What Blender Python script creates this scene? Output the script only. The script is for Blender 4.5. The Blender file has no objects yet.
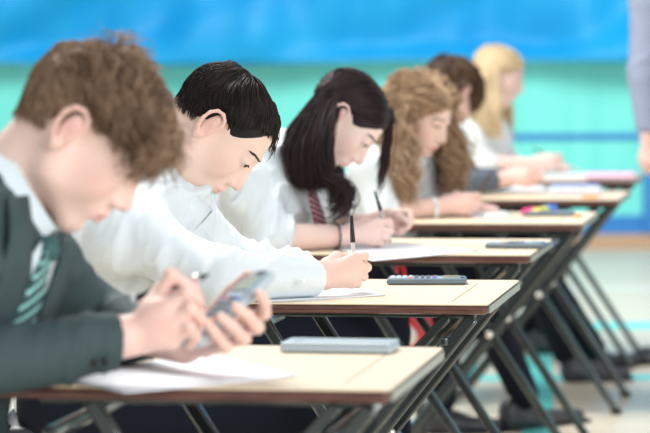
import bpy, math, random
import numpy as np
random.seed(7); RNG = np.random.default_rng(11)
V = lambda *a: np.array(a, dtype=float)
sc = bpy.context.scene
# ---------------------------------------------------------------- camera
FPX, CH = 2900.0, 1.17
PITCH = math.atan(157.5 / FPX); ROLL = math.radians(0.35)
fw = V(0, math.cos(PITCH), -math.sin(PITCH)); rt0 = V(1, 0, 0); up0 = V(0, math.sin(PITCH), math.cos(PITCH))
rt = rt0 * math.cos(ROLL) - up0 * math.sin(ROLL); up = up0 * math.cos(ROLL) + rt0 * math.sin(ROLL)
cd = bpy.data.cameras.new('camera'); cam = bpy.data.objects.new('camera', cd); sc.collection.objects.link(cam)
from mathutils import Matrix
cam.matrix_world = Matrix([[rt[0], up[0], -fw[0], 0], [rt[1], up[1], -fw[1], 0], [rt[2], up[2], -fw[2], CH], [0, 0, 0, 1]])
cd.sensor_width = 36; cd.lens = FPX / 650 * 36; cd.clip_end = 200
cd.dof.use_dof = True; cd.dof.focus_distance = 5.6; cd.dof.aperture_fstop = 4.6
sc.camera = cam
# ---------------------------------------------------------------- light
w = bpy.data.worlds.new('world'); sc.world = w; w.use_nodes = True
w.node_tree.nodes['Background'].inputs[0].default_value = (0.93, 0.97, 1.0, 1)
w.node_tree.nodes['Background'].inputs[1].default_value = 0.56
def area(name, loc, target, sx, sy, power, col=(1, 1, 1)):
    l = bpy.data.lights.new(name, 'AREA'); l.shape = 'RECTANGLE'; l.size = sx; l.size_y = sy; l.energy = power; l.color = col
    o = bpy.data.objects.new(name, l); sc.collection.objects.link(o); o.location = loc
    from mathutils import Vector
    o.rotation_euler = (Vector(target) - Vector(loc)).to_track_quat('-Z', 'Y').to_euler()
area('hall_ceiling_light', (-1.6, 8.5, 5.0), (0.1, 6.5, 0.8), 3, 3, 430, (1, .985, .96))
area('camera_side_fill', (3.5, 0.0, 2.2), (0.2, 6, 0.8), 4, 3, 230, (.95, .98, 1))  # added soft fill from the camera side to brighten skin, not a window
area('back_wall_fill', (1.0, 12.2, 4.2), (0.8, 17.8, 0.5), 8, 2, 300, (1, 1, 1))  # added fill aimed at the back wall to brighten it below the curtain
sc.view_settings.view_transform = 'Standard'; sc.view_settings.look = 'None'
sc.view_settings.exposure = 0.22; sc.view_settings.gamma = 1; sc.view_settings.use_curve_mapping = False

def W(px, py, Z):
    d = fw + rt * ((px - 325) / FPX) - up * ((py - 216.5) / FPX)
    return V(0, 0, CH) + d * (Z / d[1])
def Wz(px, py, z):
    d = fw + rt * ((px - 325) / FPX) - up * ((py - 216.5) / FPX)
    return V(0, 0, CH) + d * ((z - CH) / d[2])
def nrm(v): v = np.asarray(v, float); return v / (np.linalg.norm(v, axis=-1, keepdims=True) + 1e-12)

# ---------------------------------------------------------------- materials
def mat(name, col, rough=.5, metal=0, noise=None, bump=None, sss=0, tint=None, spec=None, coat=0, vary=None, trans=0, alpha=1):
    m = bpy.data.materials.new(name); m.use_nodes = True; nt = m.node_tree; b = nt.nodes['Principled BSDF']
    L = nt.links.new
    b.inputs['Base Color'].default_value = (*col, 1); b.inputs['Roughness'].default_value = rough; b.inputs['Metallic'].default_value = metal
    if spec is not None: b.inputs['Specular IOR Level'].default_value = spec
    if coat: b.inputs['Coat Weight'].default_value = coat
    if trans: b.inputs['Transmission Weight'].default_value = trans
    if alpha < 1: b.inputs['Alpha'].default_value = alpha
    if sss:
        b.inputs['Subsurface Weight'].default_value = sss; b.inputs['Subsurface Radius'].default_value = (1, .35, .2); b.inputs['Subsurface Scale'].default_value = .012
    tc = nt.nodes.new('ShaderNodeTexCoord'); src = None
    if noise:                                     # (second colour, scale, stretch)
        c2, s, st = noise
        mp = nt.nodes.new('ShaderNodeMapping'); mp.inputs['Scale'].default_value = st; L(tc.outputs['Object'], mp.inputs[0])
        n = nt.nodes.new('ShaderNodeTexNoise'); n.inputs['Scale'].default_value = s; n.inputs['Detail'].default_value = 4; L(mp.outputs[0], n.inputs[0])
        r = nt.nodes.new('ShaderNodeMapRange'); r.inputs[1].default_value = .35; r.inputs[2].default_value = .65; L(n.outputs[0], r.inputs[0])
        mx = nt.nodes.new('ShaderNodeMix'); mx.data_type = 'RGBA'; mx.inputs[6].default_value = (*col, 1); mx.inputs[7].default_value = (*c2, 1)
        L(r.outputs[0], mx.inputs[0]); src = mx.outputs[2]
    if tint or vary:                              # attribute-driven natural colour (lips, ears / strand to strand)
        at = nt.nodes.new('ShaderNodeAttribute'); at.attribute_name = 'tint'
        mx = nt.nodes.new('ShaderNodeMix'); mx.data_type = 'RGBA'; mx.inputs[6].default_value = (*col, 1); mx.inputs[7].default_value = (*(tint or vary), 1)
        if src: L(src, mx.inputs[6])
        L(at.outputs['Fac'], mx.inputs[0]); src = mx.outputs[2]
    if src: L(src, b.inputs['Base Color'])
    if bump:
        s, st = bump
        n = nt.nodes.new('ShaderNodeTexNoise'); n.inputs['Scale'].default_value = s; n.inputs['Detail'].default_value = 3; L(tc.outputs['Object'], n.inputs[0])
        bp = nt.nodes.new('ShaderNodeBump'); bp.inputs['Strength'].default_value = st; bp.inputs['Distance'].default_value = .002
        L(n.outputs[0], bp.inputs['Height']); L(bp.outputs[0], b.inputs['Normal'])
    return m
def stripe_mat(name, c1, c2, n, slope, frac, c3=None):
    m = mat(name, c1, .6); nt = m.node_tree; b = nt.nodes['Principled BSDF']; L = nt.links.new
    uv = nt.nodes.new('ShaderNodeUVMap'); sp = nt.nodes.new('ShaderNodeSeparateXYZ'); L(uv.outputs[0], sp.inputs[0])
    def M(op, a, b_):
        k = nt.nodes.new('ShaderNodeMath'); k.operation = op
        for i, x in ((0, a), (1, b_)):
            if hasattr(x, 'links'): L(x, k.inputs[i])
            elif x is not None: k.inputs[i].default_value = x
        return k.outputs[0]
    t = M('ADD', M('MULTIPLY', sp.outputs[1], n), M('MULTIPLY', sp.outputs[0], slope))
    f = M('LESS_THAN', M('FRACT', t, None), frac)
    mx = nt.nodes.new('ShaderNodeMix'); mx.data_type = 'RGBA'; mx.inputs[6].default_value = (*c1, 1); mx.inputs[7].default_value = (*c2, 1)
    L(f, mx.inputs[0]); L(mx.outputs[2], b.inputs['Base Color']); return m

M = {}
SK = dict(rough=.5, sss=.25, bump=(900, .08), spec=.35)
M['skin_fair'] = mat('skin_fair', (.86, .62, .54), tint=(.70, .22, .20), **SK)
M['skin_warm'] = mat('skin_warm', (.84, .61, .51), tint=(.68, .24, .20), **SK)
M['skin_pale'] = mat('skin_pale', (.86, .66, .59), tint=(.68, .18, .18), **SK)
M['shirt'] = mat('white_cotton', (.73, .79, .82), .8, bump=(700, .12), sss=0)
M['shirt_cool'] = mat('pale_cotton', (.68, .78, .82), .8, bump=(700, .12))
M['blazer'] = mat('green_grey_blazer', (.030, .056, .061), .75, noise=((.048, .080, .086), 500, (1, 1, 1)), bump=(1200, .3))
M['jumper'] = mat('grey_jumper', (.10, .13, .17), .9, bump=(500, .3))
M['greyshirt'] = mat('lilac_grey_shirt', (.30, .34, .46), .8, bump=(500, .2))
M['trouser'] = mat('navy_black_cloth', (.008, .011, .019), .85, bump=(700, .3), spec=.15)
M['shoe'] = mat('worn_black_leather', (.035, .038, .045), .42, bump=(200, .15))
M['hair0'] = mat('tousled_brown_hair', (.10, .055, .032), .5, vary=(.42, .27, .17), spec=.35)
M['hair1'] = mat('near_black_hair', (.010, .008, .008), .5, vary=(.040, .026, .022), spec=.25)
M['hair2'] = mat('black_brown_hair', (.013, .008, .011), .52, vary=(.05, .024, .022), spec=.25)
M['hair3'] = mat('curly_auburn_hair', (.26, .15, .08), .5, vary=(.68, .48, .31), spec=.4)
M['hair4'] = mat('dark_brown_hair', (.045, .024, .013), .42, vary=(.13, .07, .035), spec=.4)
M['hair5'] = mat('blonde_hair', (.54, .39, .20), .46, vary=(.88, .72, .48), spec=.4)
M['eye'] = mat('eye_white', (.75, .75, .74), .15); M['iris'] = mat('eye_iris', (.03, .02, .015), .1)
M['brow0'] = mat('eyebrow_brown', (.16, .085, .045), .6); M['brow1'] = mat('eyebrow_dark', (.012, .009, .008), .6)
M['laminate'] = mat('beige_laminate', (.80, .665, .485), .42, noise=((.77, .625, .44), 30, (1, 9, 1)))
M['edge'] = mat('varnished_brown_edge', (.085, .032, .026), .3, noise=((.14, .055, .042), 25, (1, 1, 8)), coat=.3)
M['sideedge'] = mat('pale_teal_side_edge', (.20, .30, .30), .35, noise=((.42, .36, .28), 9, (1, 3, 60)))
M['scuff'] = mat('scored_line_brown', (.33, .24, .15), .6)
M['steel'] = mat('glossy_black_tube', (.05, .062, .062), .2, .55, spec=.8, coat=.6)
M['bolt'] = mat('zinc_bolt', (.75, .72, .66), .3, .8)
M['paper'] = mat('white_paper', (.82, .85, .89), .7)
M['plastic'] = mat('black_plastic_seat', (.02, .022, .025), .4)
M['calc'] = mat('slate_plastic', (.13, .17, .20), .35); M['calcface'] = mat('blue_grey_plastic', (.26, .36, .45), .35)
M['silver'] = mat('silver_plastic', (.42, .50, .55), .32); M['lcd'] = mat('lcd_panel', (.36, .42, .36), .12)
M['key'] = mat('pale_grey_key', (.55, .60, .66), .4); M['keyd'] = mat('dark_key', (.05, .06, .08), .4)
M['keyb'] = mat('blue_key', (.10, .14, .70), .4); M['keyo'] = mat('orange_key', (.85, .20, .04), .4)
M['black'] = mat('black_gloss_plastic', (.01, .012, .016), .25); M['clear'] = mat('clear_pen_barrel', (.80, .74, .72), .12, alpha=.8)
M['chrome'] = mat('chrome', (.85, .85, .87), .12, 1)
M['red'] = mat('red_nylon', (.62, .03, .04), .6, bump=(300, .3)); M['canvas'] = mat('pale_canvas', (.72, .68, .62), .8)
M['band'] = mat('white_silicone', (.85, .93, .95), .5); M['hairtie'] = mat('dark_elastic', (.03, .02, .025), .7)
for n, c in (('pink', (.95, .06, .30)), ('yellow', (.90, .85, .08)), ('blue', (.05, .25, .85)), ('orange', (.95, .35, .08)), ('cyan', (.1, .6, .8)), ('lilac', (.45, .35, .8))):
    M[n] = mat(n + '_plastic', c, .35)
M['pouch'] = mat('frosted_film', (.80, .85, .95), .25, alpha=.45)
M['pouchpink'] = mat('pink_pouch_vinyl', (.85, .55, .68), .35)
M['wood'] = mat('brown_pencil_lacquer', (.12, .05, .03), .3)
M['maroon'] = mat('maroon_silk', (.20, .02, .04), .6); M['deepgreen'] = mat('deep_green_silk', (.03, .10, .10), .6)
M['tie0'] = stripe_mat('mint_striped_silk', (.02, .075, .075), (.30, .62, .58), 9, 1.1, .36)
M['tie2'] = stripe_mat('maroon_striped_silk', (.16, .012, .03), (.50, .40, .44), 13, -1.2, .22)

# ---------------------------------------------------------------- linking
C = sc.collection
def mesh_obj(name, v, f, m, parent=None, smooth=True, tint=None):
    me = bpy.data.meshes.new(name)
    me.from_pydata([tuple(map(float, p)) for p in v], [], [tuple(map(int, q)) for q in f])
    ms = m if isinstance(m, (list, tuple)) else [m]
    for k in ms: me.materials.append(k)
    if smooth: me.polygons.foreach_set('use_smooth', [True] * len(me.polygons))
    if tint is not None:
        a = me.attributes.new('tint', 'FLOAT', 'POINT'); a.data.foreach_set('value', np.asarray(tint, np.float32))
    me.update(); o = bpy.data.objects.new(name, me); C.objects.link(o); o.parent = parent
    return o
def fast_obj(name, v, f, m, parent=None, tint=None, smooth=True):
    """numpy route; f is (n,4) or (n,3)"""
    me = bpy.data.meshes.new(name); k = f.shape[1]
    me.vertices.add(len(v)); me.vertices.foreach_set('co', np.asarray(v, np.float32).ravel())
    me.loops.add(f.size); me.loops.foreach_set('vertex_index', f.astype(np.int32).ravel())
    me.polygons.add(len(f)); me.polygons.foreach_set('loop_start', np.arange(0, f.size, k, dtype=np.int32))
    me.polygons.foreach_set('use_smooth', np.full(len(f), smooth))
    me.materials.append(m); me.update(calc_edges=True); me.validate()
    if tint is not None:
        a = me.attributes.new('tint', 'FLOAT', 'POINT'); a.data.foreach_set('value', np.asarray(tint, np.float32))
    o = bpy.data.objects.new(name, me); C.objects.link(o); o.parent = parent
    return o
def empty(name, loc, label=None, cat=None, group=None):
    o = bpy.data.objects.new(name, None); C.objects.link(o); o.location = tuple(loc); o.empty_display_size = .05
    tag(o, label, cat, group); return o
def tag(o, label=None, cat=None, group=None, kind=None):
    if label: o['label'] = label
    if cat: o['category'] = cat
    if group: o['group'] = group
    if kind: o['kind'] = kind
    return o
def rebase(root, kids):
    """children were built in world space: keep them there under the empty"""
    for k in kids: k.matrix_parent_inverse = Matrix.Translation(root.location).inverted()
def fix_children():
    for o in list(C.objects):
        if o.parent and o.parent.type == 'EMPTY' and o.get('_w'):
            o.matrix_parent_inverse = Matrix.Translation(o.parent.location).inverted(); del o['_w']

# ---------------------------------------------------------------- shape helpers
class MB:
    def __init__(s): s.v = []; s.f = []
    def add(s, v, f):
        n = len(s.v); s.v += [tuple(map(float, p)) for p in v]; s.f += [tuple(i + n for i in q) for q in f]; return s
    def box(s, c, size, R=None, bev=0.0):
        R = np.eye(3) if R is None else R; hx, hy, hz = [q / 2 for q in size]
        if bev <= 0:
            v = [V(x, y, z) for z in (-hz, hz) for x, y in ((-hx, -hy), (hx, -hy), (hx, hy), (-hx, hy))]
            f = [(3, 2, 1, 0), (4, 5, 6, 7), (0, 1, 5, 4), (1, 2, 6, 5), (2, 3, 7, 6), (3, 0, 4, 7)]
        else:                                     # rounded plan outline, chamfered top and bottom
            v = []; f = []; n = 0; b2 = min(bev, hz * .8)
            def ring(ins, z):
                out = []; r = max(bev - ins, 1e-5)
                for cx, cy, a0 in ((hx - bev, hy - bev, 0), (-hx + bev, hy - bev, 90), (-hx + bev, -hy + bev, 180), (hx - bev, -hy + bev, 270)):
                    for k in range(5):
                        a = math.radians(a0 + k * 22.5); out.append(V(cx + r * math.cos(a), cy + r * math.sin(a), z))
                return out
            rings = [ring(b2, -hz), ring(b2 * .3, -hz + b2 * .3), ring(0, -hz + b2), ring(0, hz - b2), ring(b2 * .3, hz - b2 * .3), ring(b2, hz)]
            k = len(rings[0])
            for r in rings: v += r
            for i in range(len(rings) - 1):
                for j in range(k): f.append((i * k + j, i * k + (j + 1) % k, (i + 1) * k + (j + 1) % k, (i + 1) * k + j))
            f.append(tuple(reversed(range(k)))); f.append(tuple(range((len(rings) - 1) * k, len(rings) * k)))
        return s.add([np.asarray(c, float) + R @ p for p in v], f)
    def tube(s, pts, r, n=10, flat=1.0, side=None, caps=True):
        pts = [np.asarray(p, float) for p in pts]; rr = r if hasattr(r, '__len__') else [r] * len(pts); v = []; f = []
        for i, p in enumerate(pts):
            t = nrm(pts[min(i + 1, len(pts) - 1)] - pts[max(i - 1, 0)])
            a = side if side is not None else (V(0, 0, 1) if abs(t[2]) < .9 else V(0, 1, 0))
            u = nrm(np.cross(t, a)); w_ = np.cross(u, t)
            for k in range(n):
                q = 2 * math.pi * (k + .5) / n; v.append(p + rr[i] * (u * math.cos(q) + w_ * math.sin(q) * flat))
        for i in range(len(pts) - 1):
            for k in range(n): f.append((i * n + k, i * n + (k + 1) % n, (i + 1) * n + (k + 1) % n, (i + 1) * n + k))
        if caps: f.append(tuple(reversed(range(n)))); f.append(tuple(range((len(pts) - 1) * n, len(pts) * n)))
        return s.add(v, f)
    def bar(s, a, b, wd, th, nrmdir):
        a, b = np.asarray(a, float), np.asarray(b, float); t = nrm(b - a); y = nrm(nrmdir - t * np.dot(nrmdir, t)); x = np.cross(y, t)
        return s.box((a + b) / 2, (wd, th, np.linalg.norm(b - a)), np.stack([x, y, t], 1), bev=min(wd, th) * .3)
    def sphere(s, c, r, R=None, nu=16, nv=10):
        rad = r if hasattr(r, '__len__') else (r, r, r); R = np.eye(3) if R is None else R; v = []; f = []
        for j in range(1, nv):
            for i in range(nu):
                a = 2 * math.pi * i / nu; b = math.pi * j / nv; v.append(V(rad[0] * math.cos(a) * math.sin(b), rad[1] * math.sin(a) * math.sin(b), rad[2] * math.cos(b)))
        for j in range(nv - 2):
            for i in range(nu): f.append((j * nu + i, (j + 1) * nu + i, (j + 1) * nu + (i + 1) % nu, j * nu + (i + 1) % nu))
        n = len(v); v += [V(0, 0, rad[2]), V(0, 0, -rad[2])]
        for i in range(nu): f.append((n, i, (i + 1) % nu)); f.append((n + 1, (nv - 2) * nu + (i + 1) % nu, (nv - 2) * nu + i))
        return s.add([np.asarray(c, float) + R @ p for p in v], f)
    def build(s, name, m, parent=None, smooth=False):
        o = mesh_obj(name, s.v, s.f, m, parent, smooth); return o

# value noise
def _h(i, j, k, sd):
    n = (i * 374761393 + j * 668265263 + k * 2147483647 + sd * 974634777) & 0xffffffff
    n = ((n ^ (n >> 13)) * 1274126177) & 0xffffffff
    return ((n ^ (n >> 16)) & 0xffff) / 32767.5 - 1
def vn(p, sd=0):
    p = np.asarray(p, float); i = np.floor(p).astype(np.int64); t = p - i; t = t * t * (3 - 2 * t); r = 0
    for a in (0, 1):
        for b in (0, 1):
            for c in (0, 1):
                w_ = (t[..., 0] if a else 1 - t[..., 0]) * (t[..., 1] if b else 1 - t[..., 1]) * (t[..., 2] if c else 1 - t[..., 2])
                r = r + w_ * _h(i[..., 0] + a, i[..., 1] + b, i[..., 2] + c, sd)
    return r
def vn3(p, sd=0): return np.stack([vn(p, sd), vn(p + 31.7, sd + 1), vn(p - 17.3, sd + 2)], -1)

# signed distance shapes -> one continuous surface
class S:
    def __init__(s): s.p = []
    def cap(s, a, b, ra, rb=None, k=.012, op=1, flat=None, cut=None, cutb=None):
        a, b = np.asarray(a, float), np.asarray(b, float); rb = ra if rb is None else rb
        ba = b - a; L2 = max(ba @ ba, 1e-9); n = None
        if flat is not None: n, fac = nrm(flat[0]), flat[1]
        def fn(p):
            q = p - a
            if n is not None: q = q + (q @ n)[..., None] * n * (1 / fac - 1)
            t = np.clip((q @ ba) / L2, 0, 1)
            e = q - t[..., None] * ba; d = np.sqrt((e * e).sum(-1)) - (ra + (rb - ra) * t)
            if n is not None and fac < 1: d = d * (fac * .5 + .5)
            if cut is not None: d = np.maximum(d, (p - cut[0]) @ cut[1])
            if cutb is not None: d = np.maximum(d, (p - cutb[0]) @ cutb[1])
            return d
        m = max(ra, rb) * (max(1, flat[1]) if flat is not None else 1)
        s.p.append((op, fn, np.minimum(a, b) - m, np.maximum(a, b) + m, k)); return s
    def ell(s, c, r, R=None, k=.012, op=1):
        c, r = np.asarray(c, float), np.asarray(r, float); R = np.eye(3) if R is None else R
        def fn(p):
            q = (p - c) @ R; k0 = np.sqrt(((q / r) ** 2).sum(-1)); k1 = np.sqrt(((q / r / r) ** 2).sum(-1)) + 1e-9
            return k0 * (k0 - 1) / k1
        m = r.max(); s.p.append((op, fn, c - m, c + m, k)); return s
    def ev(s, p):
        d = np.full(p.shape[:-1], 1.0)
        for op, fn, lo, hi, k in s.p: d = comb(d, fn(p), op, k)
        return d
    def grad(s, p, d0=None, e=.003):
        d0 = s.ev(p) if d0 is None else d0
        return nrm(np.stack([s.ev(p + e * np.eye(3)[i]) - d0 for i in range(3)], -1))
    def mesh(s, h, lo=None, hi=None):
        lo = np.min([q[2] for q in s.p if q[0] > 0], 0) - 3 * h if lo is None else np.asarray(lo, float)
        hi = np.max([q[3] for q in s.p if q[0] > 0], 0) + 3 * h if hi is None else np.asarray(hi, float)
        n = np.ceil((hi - lo) / h).astype(int) + 1; D = np.full(n, .5, np.float32)
        ax = [lo[i] + h * np.arange(n[i]) for i in range(3)]
        for op, fn, a, b, k in s.p:
            m = k + 3 * h; i0 = np.maximum(((a - m - lo) / h).astype(int), 0); i1 = np.minimum(np.ceil((b + m - lo) / h).astype(int) + 1, n)
            if (i1 <= i0).any(): continue
            g = np.stack(np.meshgrid(*[ax[i][i0[i]:i1[i]] for i in range(3)], indexing='ij'), -1)
            sl = tuple(slice(i0[i], i1[i]) for i in range(3)); D[sl] = comb(D[sl], fn(g), op, k)
        # surface nets
        sg = D < 0; cs = sg[:-1, :-1, :-1].astype(np.int8)
        tot = sum(sg[a:n[0] - 1 + a, b:n[1] - 1 + b, c:n[2] - 1 + c].astype(np.int8) for a in (0, 1) for b in (0, 1) for c in (0, 1))
        act = (tot > 0) & (tot < 8); ci = np.argwhere(act); idx = -np.ones(act.shape, np.int64); idx[act] = np.arange(len(ci))
        acc = np.zeros((len(ci), 3)); cnt = np.zeros(len(ci))
        for axis in range(3):
            o = [q for q in range(3) if q != axis]
            for a in (0, 1):
                for b in (0, 1):
                    off = np.zeros(3, int); off[o[0]] = a; off[o[1]] = b; p0 = ci + off; p1 = p0.copy(); p1[:, axis] += 1
                    d0 = D[tuple(p0.T)]; d1 = D[tuple(p1.T)]; cr = (d0 < 0) != (d1 < 0)
                    t = np.where(cr, d0 / np.where(cr, d0 - d1, 1), 0); q = p0.astype(float); q[:, axis] += t
                    acc[cr] += q[cr]; cnt[cr] += 1
        v = lo + h * acc / cnt[:, None]; F = []
        for axis in range(3):
            o = [(1, 2), (2, 0), (0, 1)][axis]; sl0 = [slice(None)] * 3; sl1 = [slice(None)] * 3
            sl0[axis] = slice(0, -1); sl1[axis] = slice(1, None); A = sg[tuple(sl0)]; B = sg[tuple(sl1)]
            for pol in (0, 1):
                e = np.argwhere((A & ~B) if pol == 0 else (~A & B)); e = e[(e[:, o[0]] > 0) & (e[:, o[1]] > 0) & (e[:, o[0]] < n[o[0]] - 1) & (e[:, o[1]] < n[o[1]] - 1)]
                if not len(e): continue
                def cc(da, db): q = e.copy(); q[:, o[0]] -= da; q[:, o[1]] -= db; return idx[tuple(q.T)]
                q = np.stack([cc(1, 1), cc(0, 1), cc(0, 0), cc(1, 0)], 1); F.append(q if pol == 0 else q[:, ::-1])
        F = np.concatenate(F); F = F[(F >= 0).all(1)]
        return v, F
def comb(d, e, op, k):
    if op > 0:
        h = np.clip(.5 + .5 * (d - e) / k, 0, 1); return d + (e - d) * h - k * h * (1 - h)
    e = -e; h = np.clip(.5 - .5 * (d - e) / k, 0, 1); return d + (e - d) * h + k * h * (1 - h)
def vnormals(v, f):
    a, b, c, d = (v[f[:, i]] for i in range(4)); fnm = np.cross(c - a, d - b); N = np.zeros_like(v)
    for i in range(4):
        for ax_ in range(3): N[:, ax_] += np.bincount(f[:, i], fnm[:, ax_], len(v))
    return nrm(N)
def relax(v, f, it=2):
    for _ in range(it):
        s_ = np.zeros_like(v); c = np.bincount(f.ravel(), minlength=len(v)).astype(float) * 2
        for i in range(4):
            for j in ((i + 1) % 4, (i - 1) % 4):
                for ax_ in range(3): s_[:, ax_] += np.bincount(f[:, i], v[f[:, j], ax_], len(v))
        v = v * .4 + .6 * s_ / np.maximum(c, 1)[:, None]
    return v
def folds(v, f, amp, frames=None, freq=22, sd=0, stretch=3.2, axis=None):
    """cloth creases: ridged noise drawn out across the given axis"""
    N = vnormals(v, f); ax_ = nrm(axis if axis is not None else V(1, 0, -.4))
    q = v * freq; q = q + (1 / stretch - 1) * 0 + vn3(v * 7, sd + 9) * 1.1
    al = (q @ ax_)[:, None] * ax_; q2 = (q - al) / stretch + al
    r = np.exp(-(vn(q2, sd) / .16) ** 2); r2 = np.exp(-(vn(q2 * 1.7 + 5, sd + 3) / .14) ** 2); r3 = vn(q2 * .7 + 9, sd + 6)
    big = np.clip(.6 + 1.2 * vn(v * 7, sd + 5), .1, 1.3)
    return v + N * (((r - .35) * big + .45 * (r2 - .35) * big + .5 * r3)[:, None] * amp)

def rot(pitch, yaw=0, roll=0):
    p, y, r = (math.radians(a) for a in (pitch, yaw, roll))
    Ry = np.array([[math.cos(p), 0, math.sin(p)], [0, 1, 0], [-math.sin(p), 0, math.cos(p)]])
    Rz = np.array([[math.cos(y), -math.sin(y), 0], [math.sin(y), math.cos(y), 0], [0, 0, 1]])
    Rx = np.array([[1, 0, 0], [0, math.cos(r), -math.sin(r)], [0, math.sin(r), math.cos(r)]])
    return Rz @ Ry @ Rx

# ---------------------------------------------------------------- head
def head_shape(s, c, R, sc_, fem=False, neck=None, nr=.052):
    P = lambda x, y, z: c + R @ (V(x, y, z) * sc_)
    E = lambda x, y, z, a, b, d, k=.02, op=1, Q=None: s.ell(P(x, y, z), V(a, b, d) * sc_, R if Q is None else R @ Q, k * sc_, op)
    K = lambda a, b, ra, rb=None, k=.01, op=1, **kw: s.cap(P(*a), P(*b), ra * sc_, (rb if rb is not None else ra) * sc_, k * sc_, op, **kw)
    E(-.016, 0, .020, .087, .069, .073)
    E(.022, 0, .024, .063, .058, .060, .02)
    E(.038, 0, -.040, .044, .047, .056, .022)
    for q in (-1, 1):
        K((-.004, q * .056, -.040), (.008, q * .050, -.070), .013, .013, .03)
        K((.008, q * .049, -.068), (.064, q * .012, -.101), .013, .015, .03)
        E(.046, q * .036, -.034, .030, .020, .030, .034)                 # cheek
        K((.074, q * .037, .020), (.083, q * .012, .018), .0080, .0080, .014)  # brow
    E(.068, 0, -.100, .018, .017, .015, .015)                               # chin
    E(.070, 0, -.066, .024, .026, .026, .02)                                # mouth mound
    for q in (-1, 1):
        E(.098, q * .036, .003, .016, .017, .010, .010, -1)             # socket
        E(.0740, q * .0315, .004, .0145, .0155, .0125, .004)               # lids over the eyeball
        E(.0900, q * .0335, .0002, .0068, .0118, .0033, .002, -1)              # lid line
    K((.070, 0, .010), (.086, 0, -.036), .0135, .0165, .012); K((.084, 0, .010), (.1055, 0, -.031), .0060, .0074, .012)               # nose bridge
    E(.1060, 0, -.0385, .0095, .0095, .0085, .006)                          # tip
    for q in (-1, 1): E(.096, q * .0115, -.0425, .0088, .0062, .0066, .005)
    for q in (-1, 1): E(.1005, q * .0072, -.0478, .0055, .0036, .0038, .0015, -1)
    K((.094, 0, -.050), (.0925, 0, -.060), .006, .007, .006)
    K((.0905, -.017, -.0675), (.0955, 0, -.0650), .0038, .0050, .005); K((.0905, .017, -.0675), (.0955, 0, -.0650), .0038, .0050, .005)
    K((.0885, -.014, -.0745), (.0925, 0, -.0765), .0038, .0058, .005); K((.0885, .014, -.0745), (.0925, 0, -.0765), .0038, .0058, .005)
    K((.0900, -.024, -.0705), (.0990, 0, -.0708), .0013, .0013, .0025, -1); K((.0900, .024, -.0705), (.0990, 0, -.0708), .0013, .0013, .0025, -1)
    E(.090, 0, -.088, .007, .016, .006, .008, -1)
    for q in (-1, 1):                                                       # ear
        X = lambda x, z, y=.0: (-.010 + x, q * (.0735 + y - x * .28), -.012 + z)
        E(-.008, q * .073, -.012, .014, .0075, .027, .006)
        loop = [(.012, .006), (.014, .018), (.009, .028), (-.002, .033), (-.013, .029), (-.019, .016), (-.018, 0), (-.012, -.014), (-.003, -.024)]
        for a, b in zip(loop[:-1], loop[1:]): K(X(*a, .008), X(*b, .008), .0034, .0034, .003)
        E(*X(-.001, -.026, .005), .0075, .0045, .009, .005)
        E(*X(-.004, .010, .0115), .0090, .0032, .0130, .004, -1)
        K(X(.011, .002, .005), X(.009, -.008, .006), .0036, .0036, .004)
        E(*X(-.001, -.004, .010), .0065, .0055, .0095, .003, -1)
    if neck is not None:
        s.cap(P(-.028, 0, -.045), neck, nr, nr * 1.12, .03)
    return P
def head_tint(v, c, R, sc_):
    q = ((v - c) @ R) / sc_; g = lambda x, y, z, a, b, d: np.exp(-(((q[:, 0] - x) / a) ** 2 + ((np.abs(q[:, 1]) - y) / b) ** 2 + ((q[:, 2] - z) / d) ** 2))
    t = 1.0 * g(.0945, 0, -.0708, .008, .016, .0075) + .22 * g(.055, .045, -.035, .03, .03, .025) + .45 * g(-.012, .086, -.005, .022, .012, .03) + .22 * g(.108, 0, -.038, .012, .014, .012)
    return np.clip(t, 0, 1)

def strands(name, P, r, m, parent, tint, nseg=3):
    """P: (N,T,3) polylines -> thin tapered tubes in one mesh"""
    N_, T, _ = P.shape; tg = np.zeros_like(P); tg[:, 1:-1] = P[:, 2:] - P[:, :-2]; tg[:, 0] = P[:, 1] - P[:, 0]; tg[:, -1] = P[:, -1] - P[:, -2]
    tg = nrm(tg); a = nrm(np.cross(tg, V(.3, 1, .2))); b = np.cross(tg, a)
    tt = np.linspace(0, 1, T); rr = (r if hasattr(r, '__len__') else np.full(N_, r))[:, None] * np.minimum(1, 1.25 * (1 - tt ** 2.5) + .12)[None]
    ring = [P + rr[..., None] * (a * math.cos(q) + b * math.sin(q)) for q in (2 * math.pi * k / nseg for k in range(nseg))]
    v = np.stack(ring, 2).reshape(-1, 3); base = (np.arange(N_)[:, None] * T + np.arange(T - 1)[None]) * nseg; F = []
    for k in range(nseg):
        k2 = (k + 1) % nseg; F.append(np.stack([base + k, base + k2, base + nseg + k2, base + nseg + k], -1).reshape(-1, 4))
    o = fast_obj(name, v, np.concatenate(F), m, parent, np.repeat(tint, T * nseg)); return o

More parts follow.
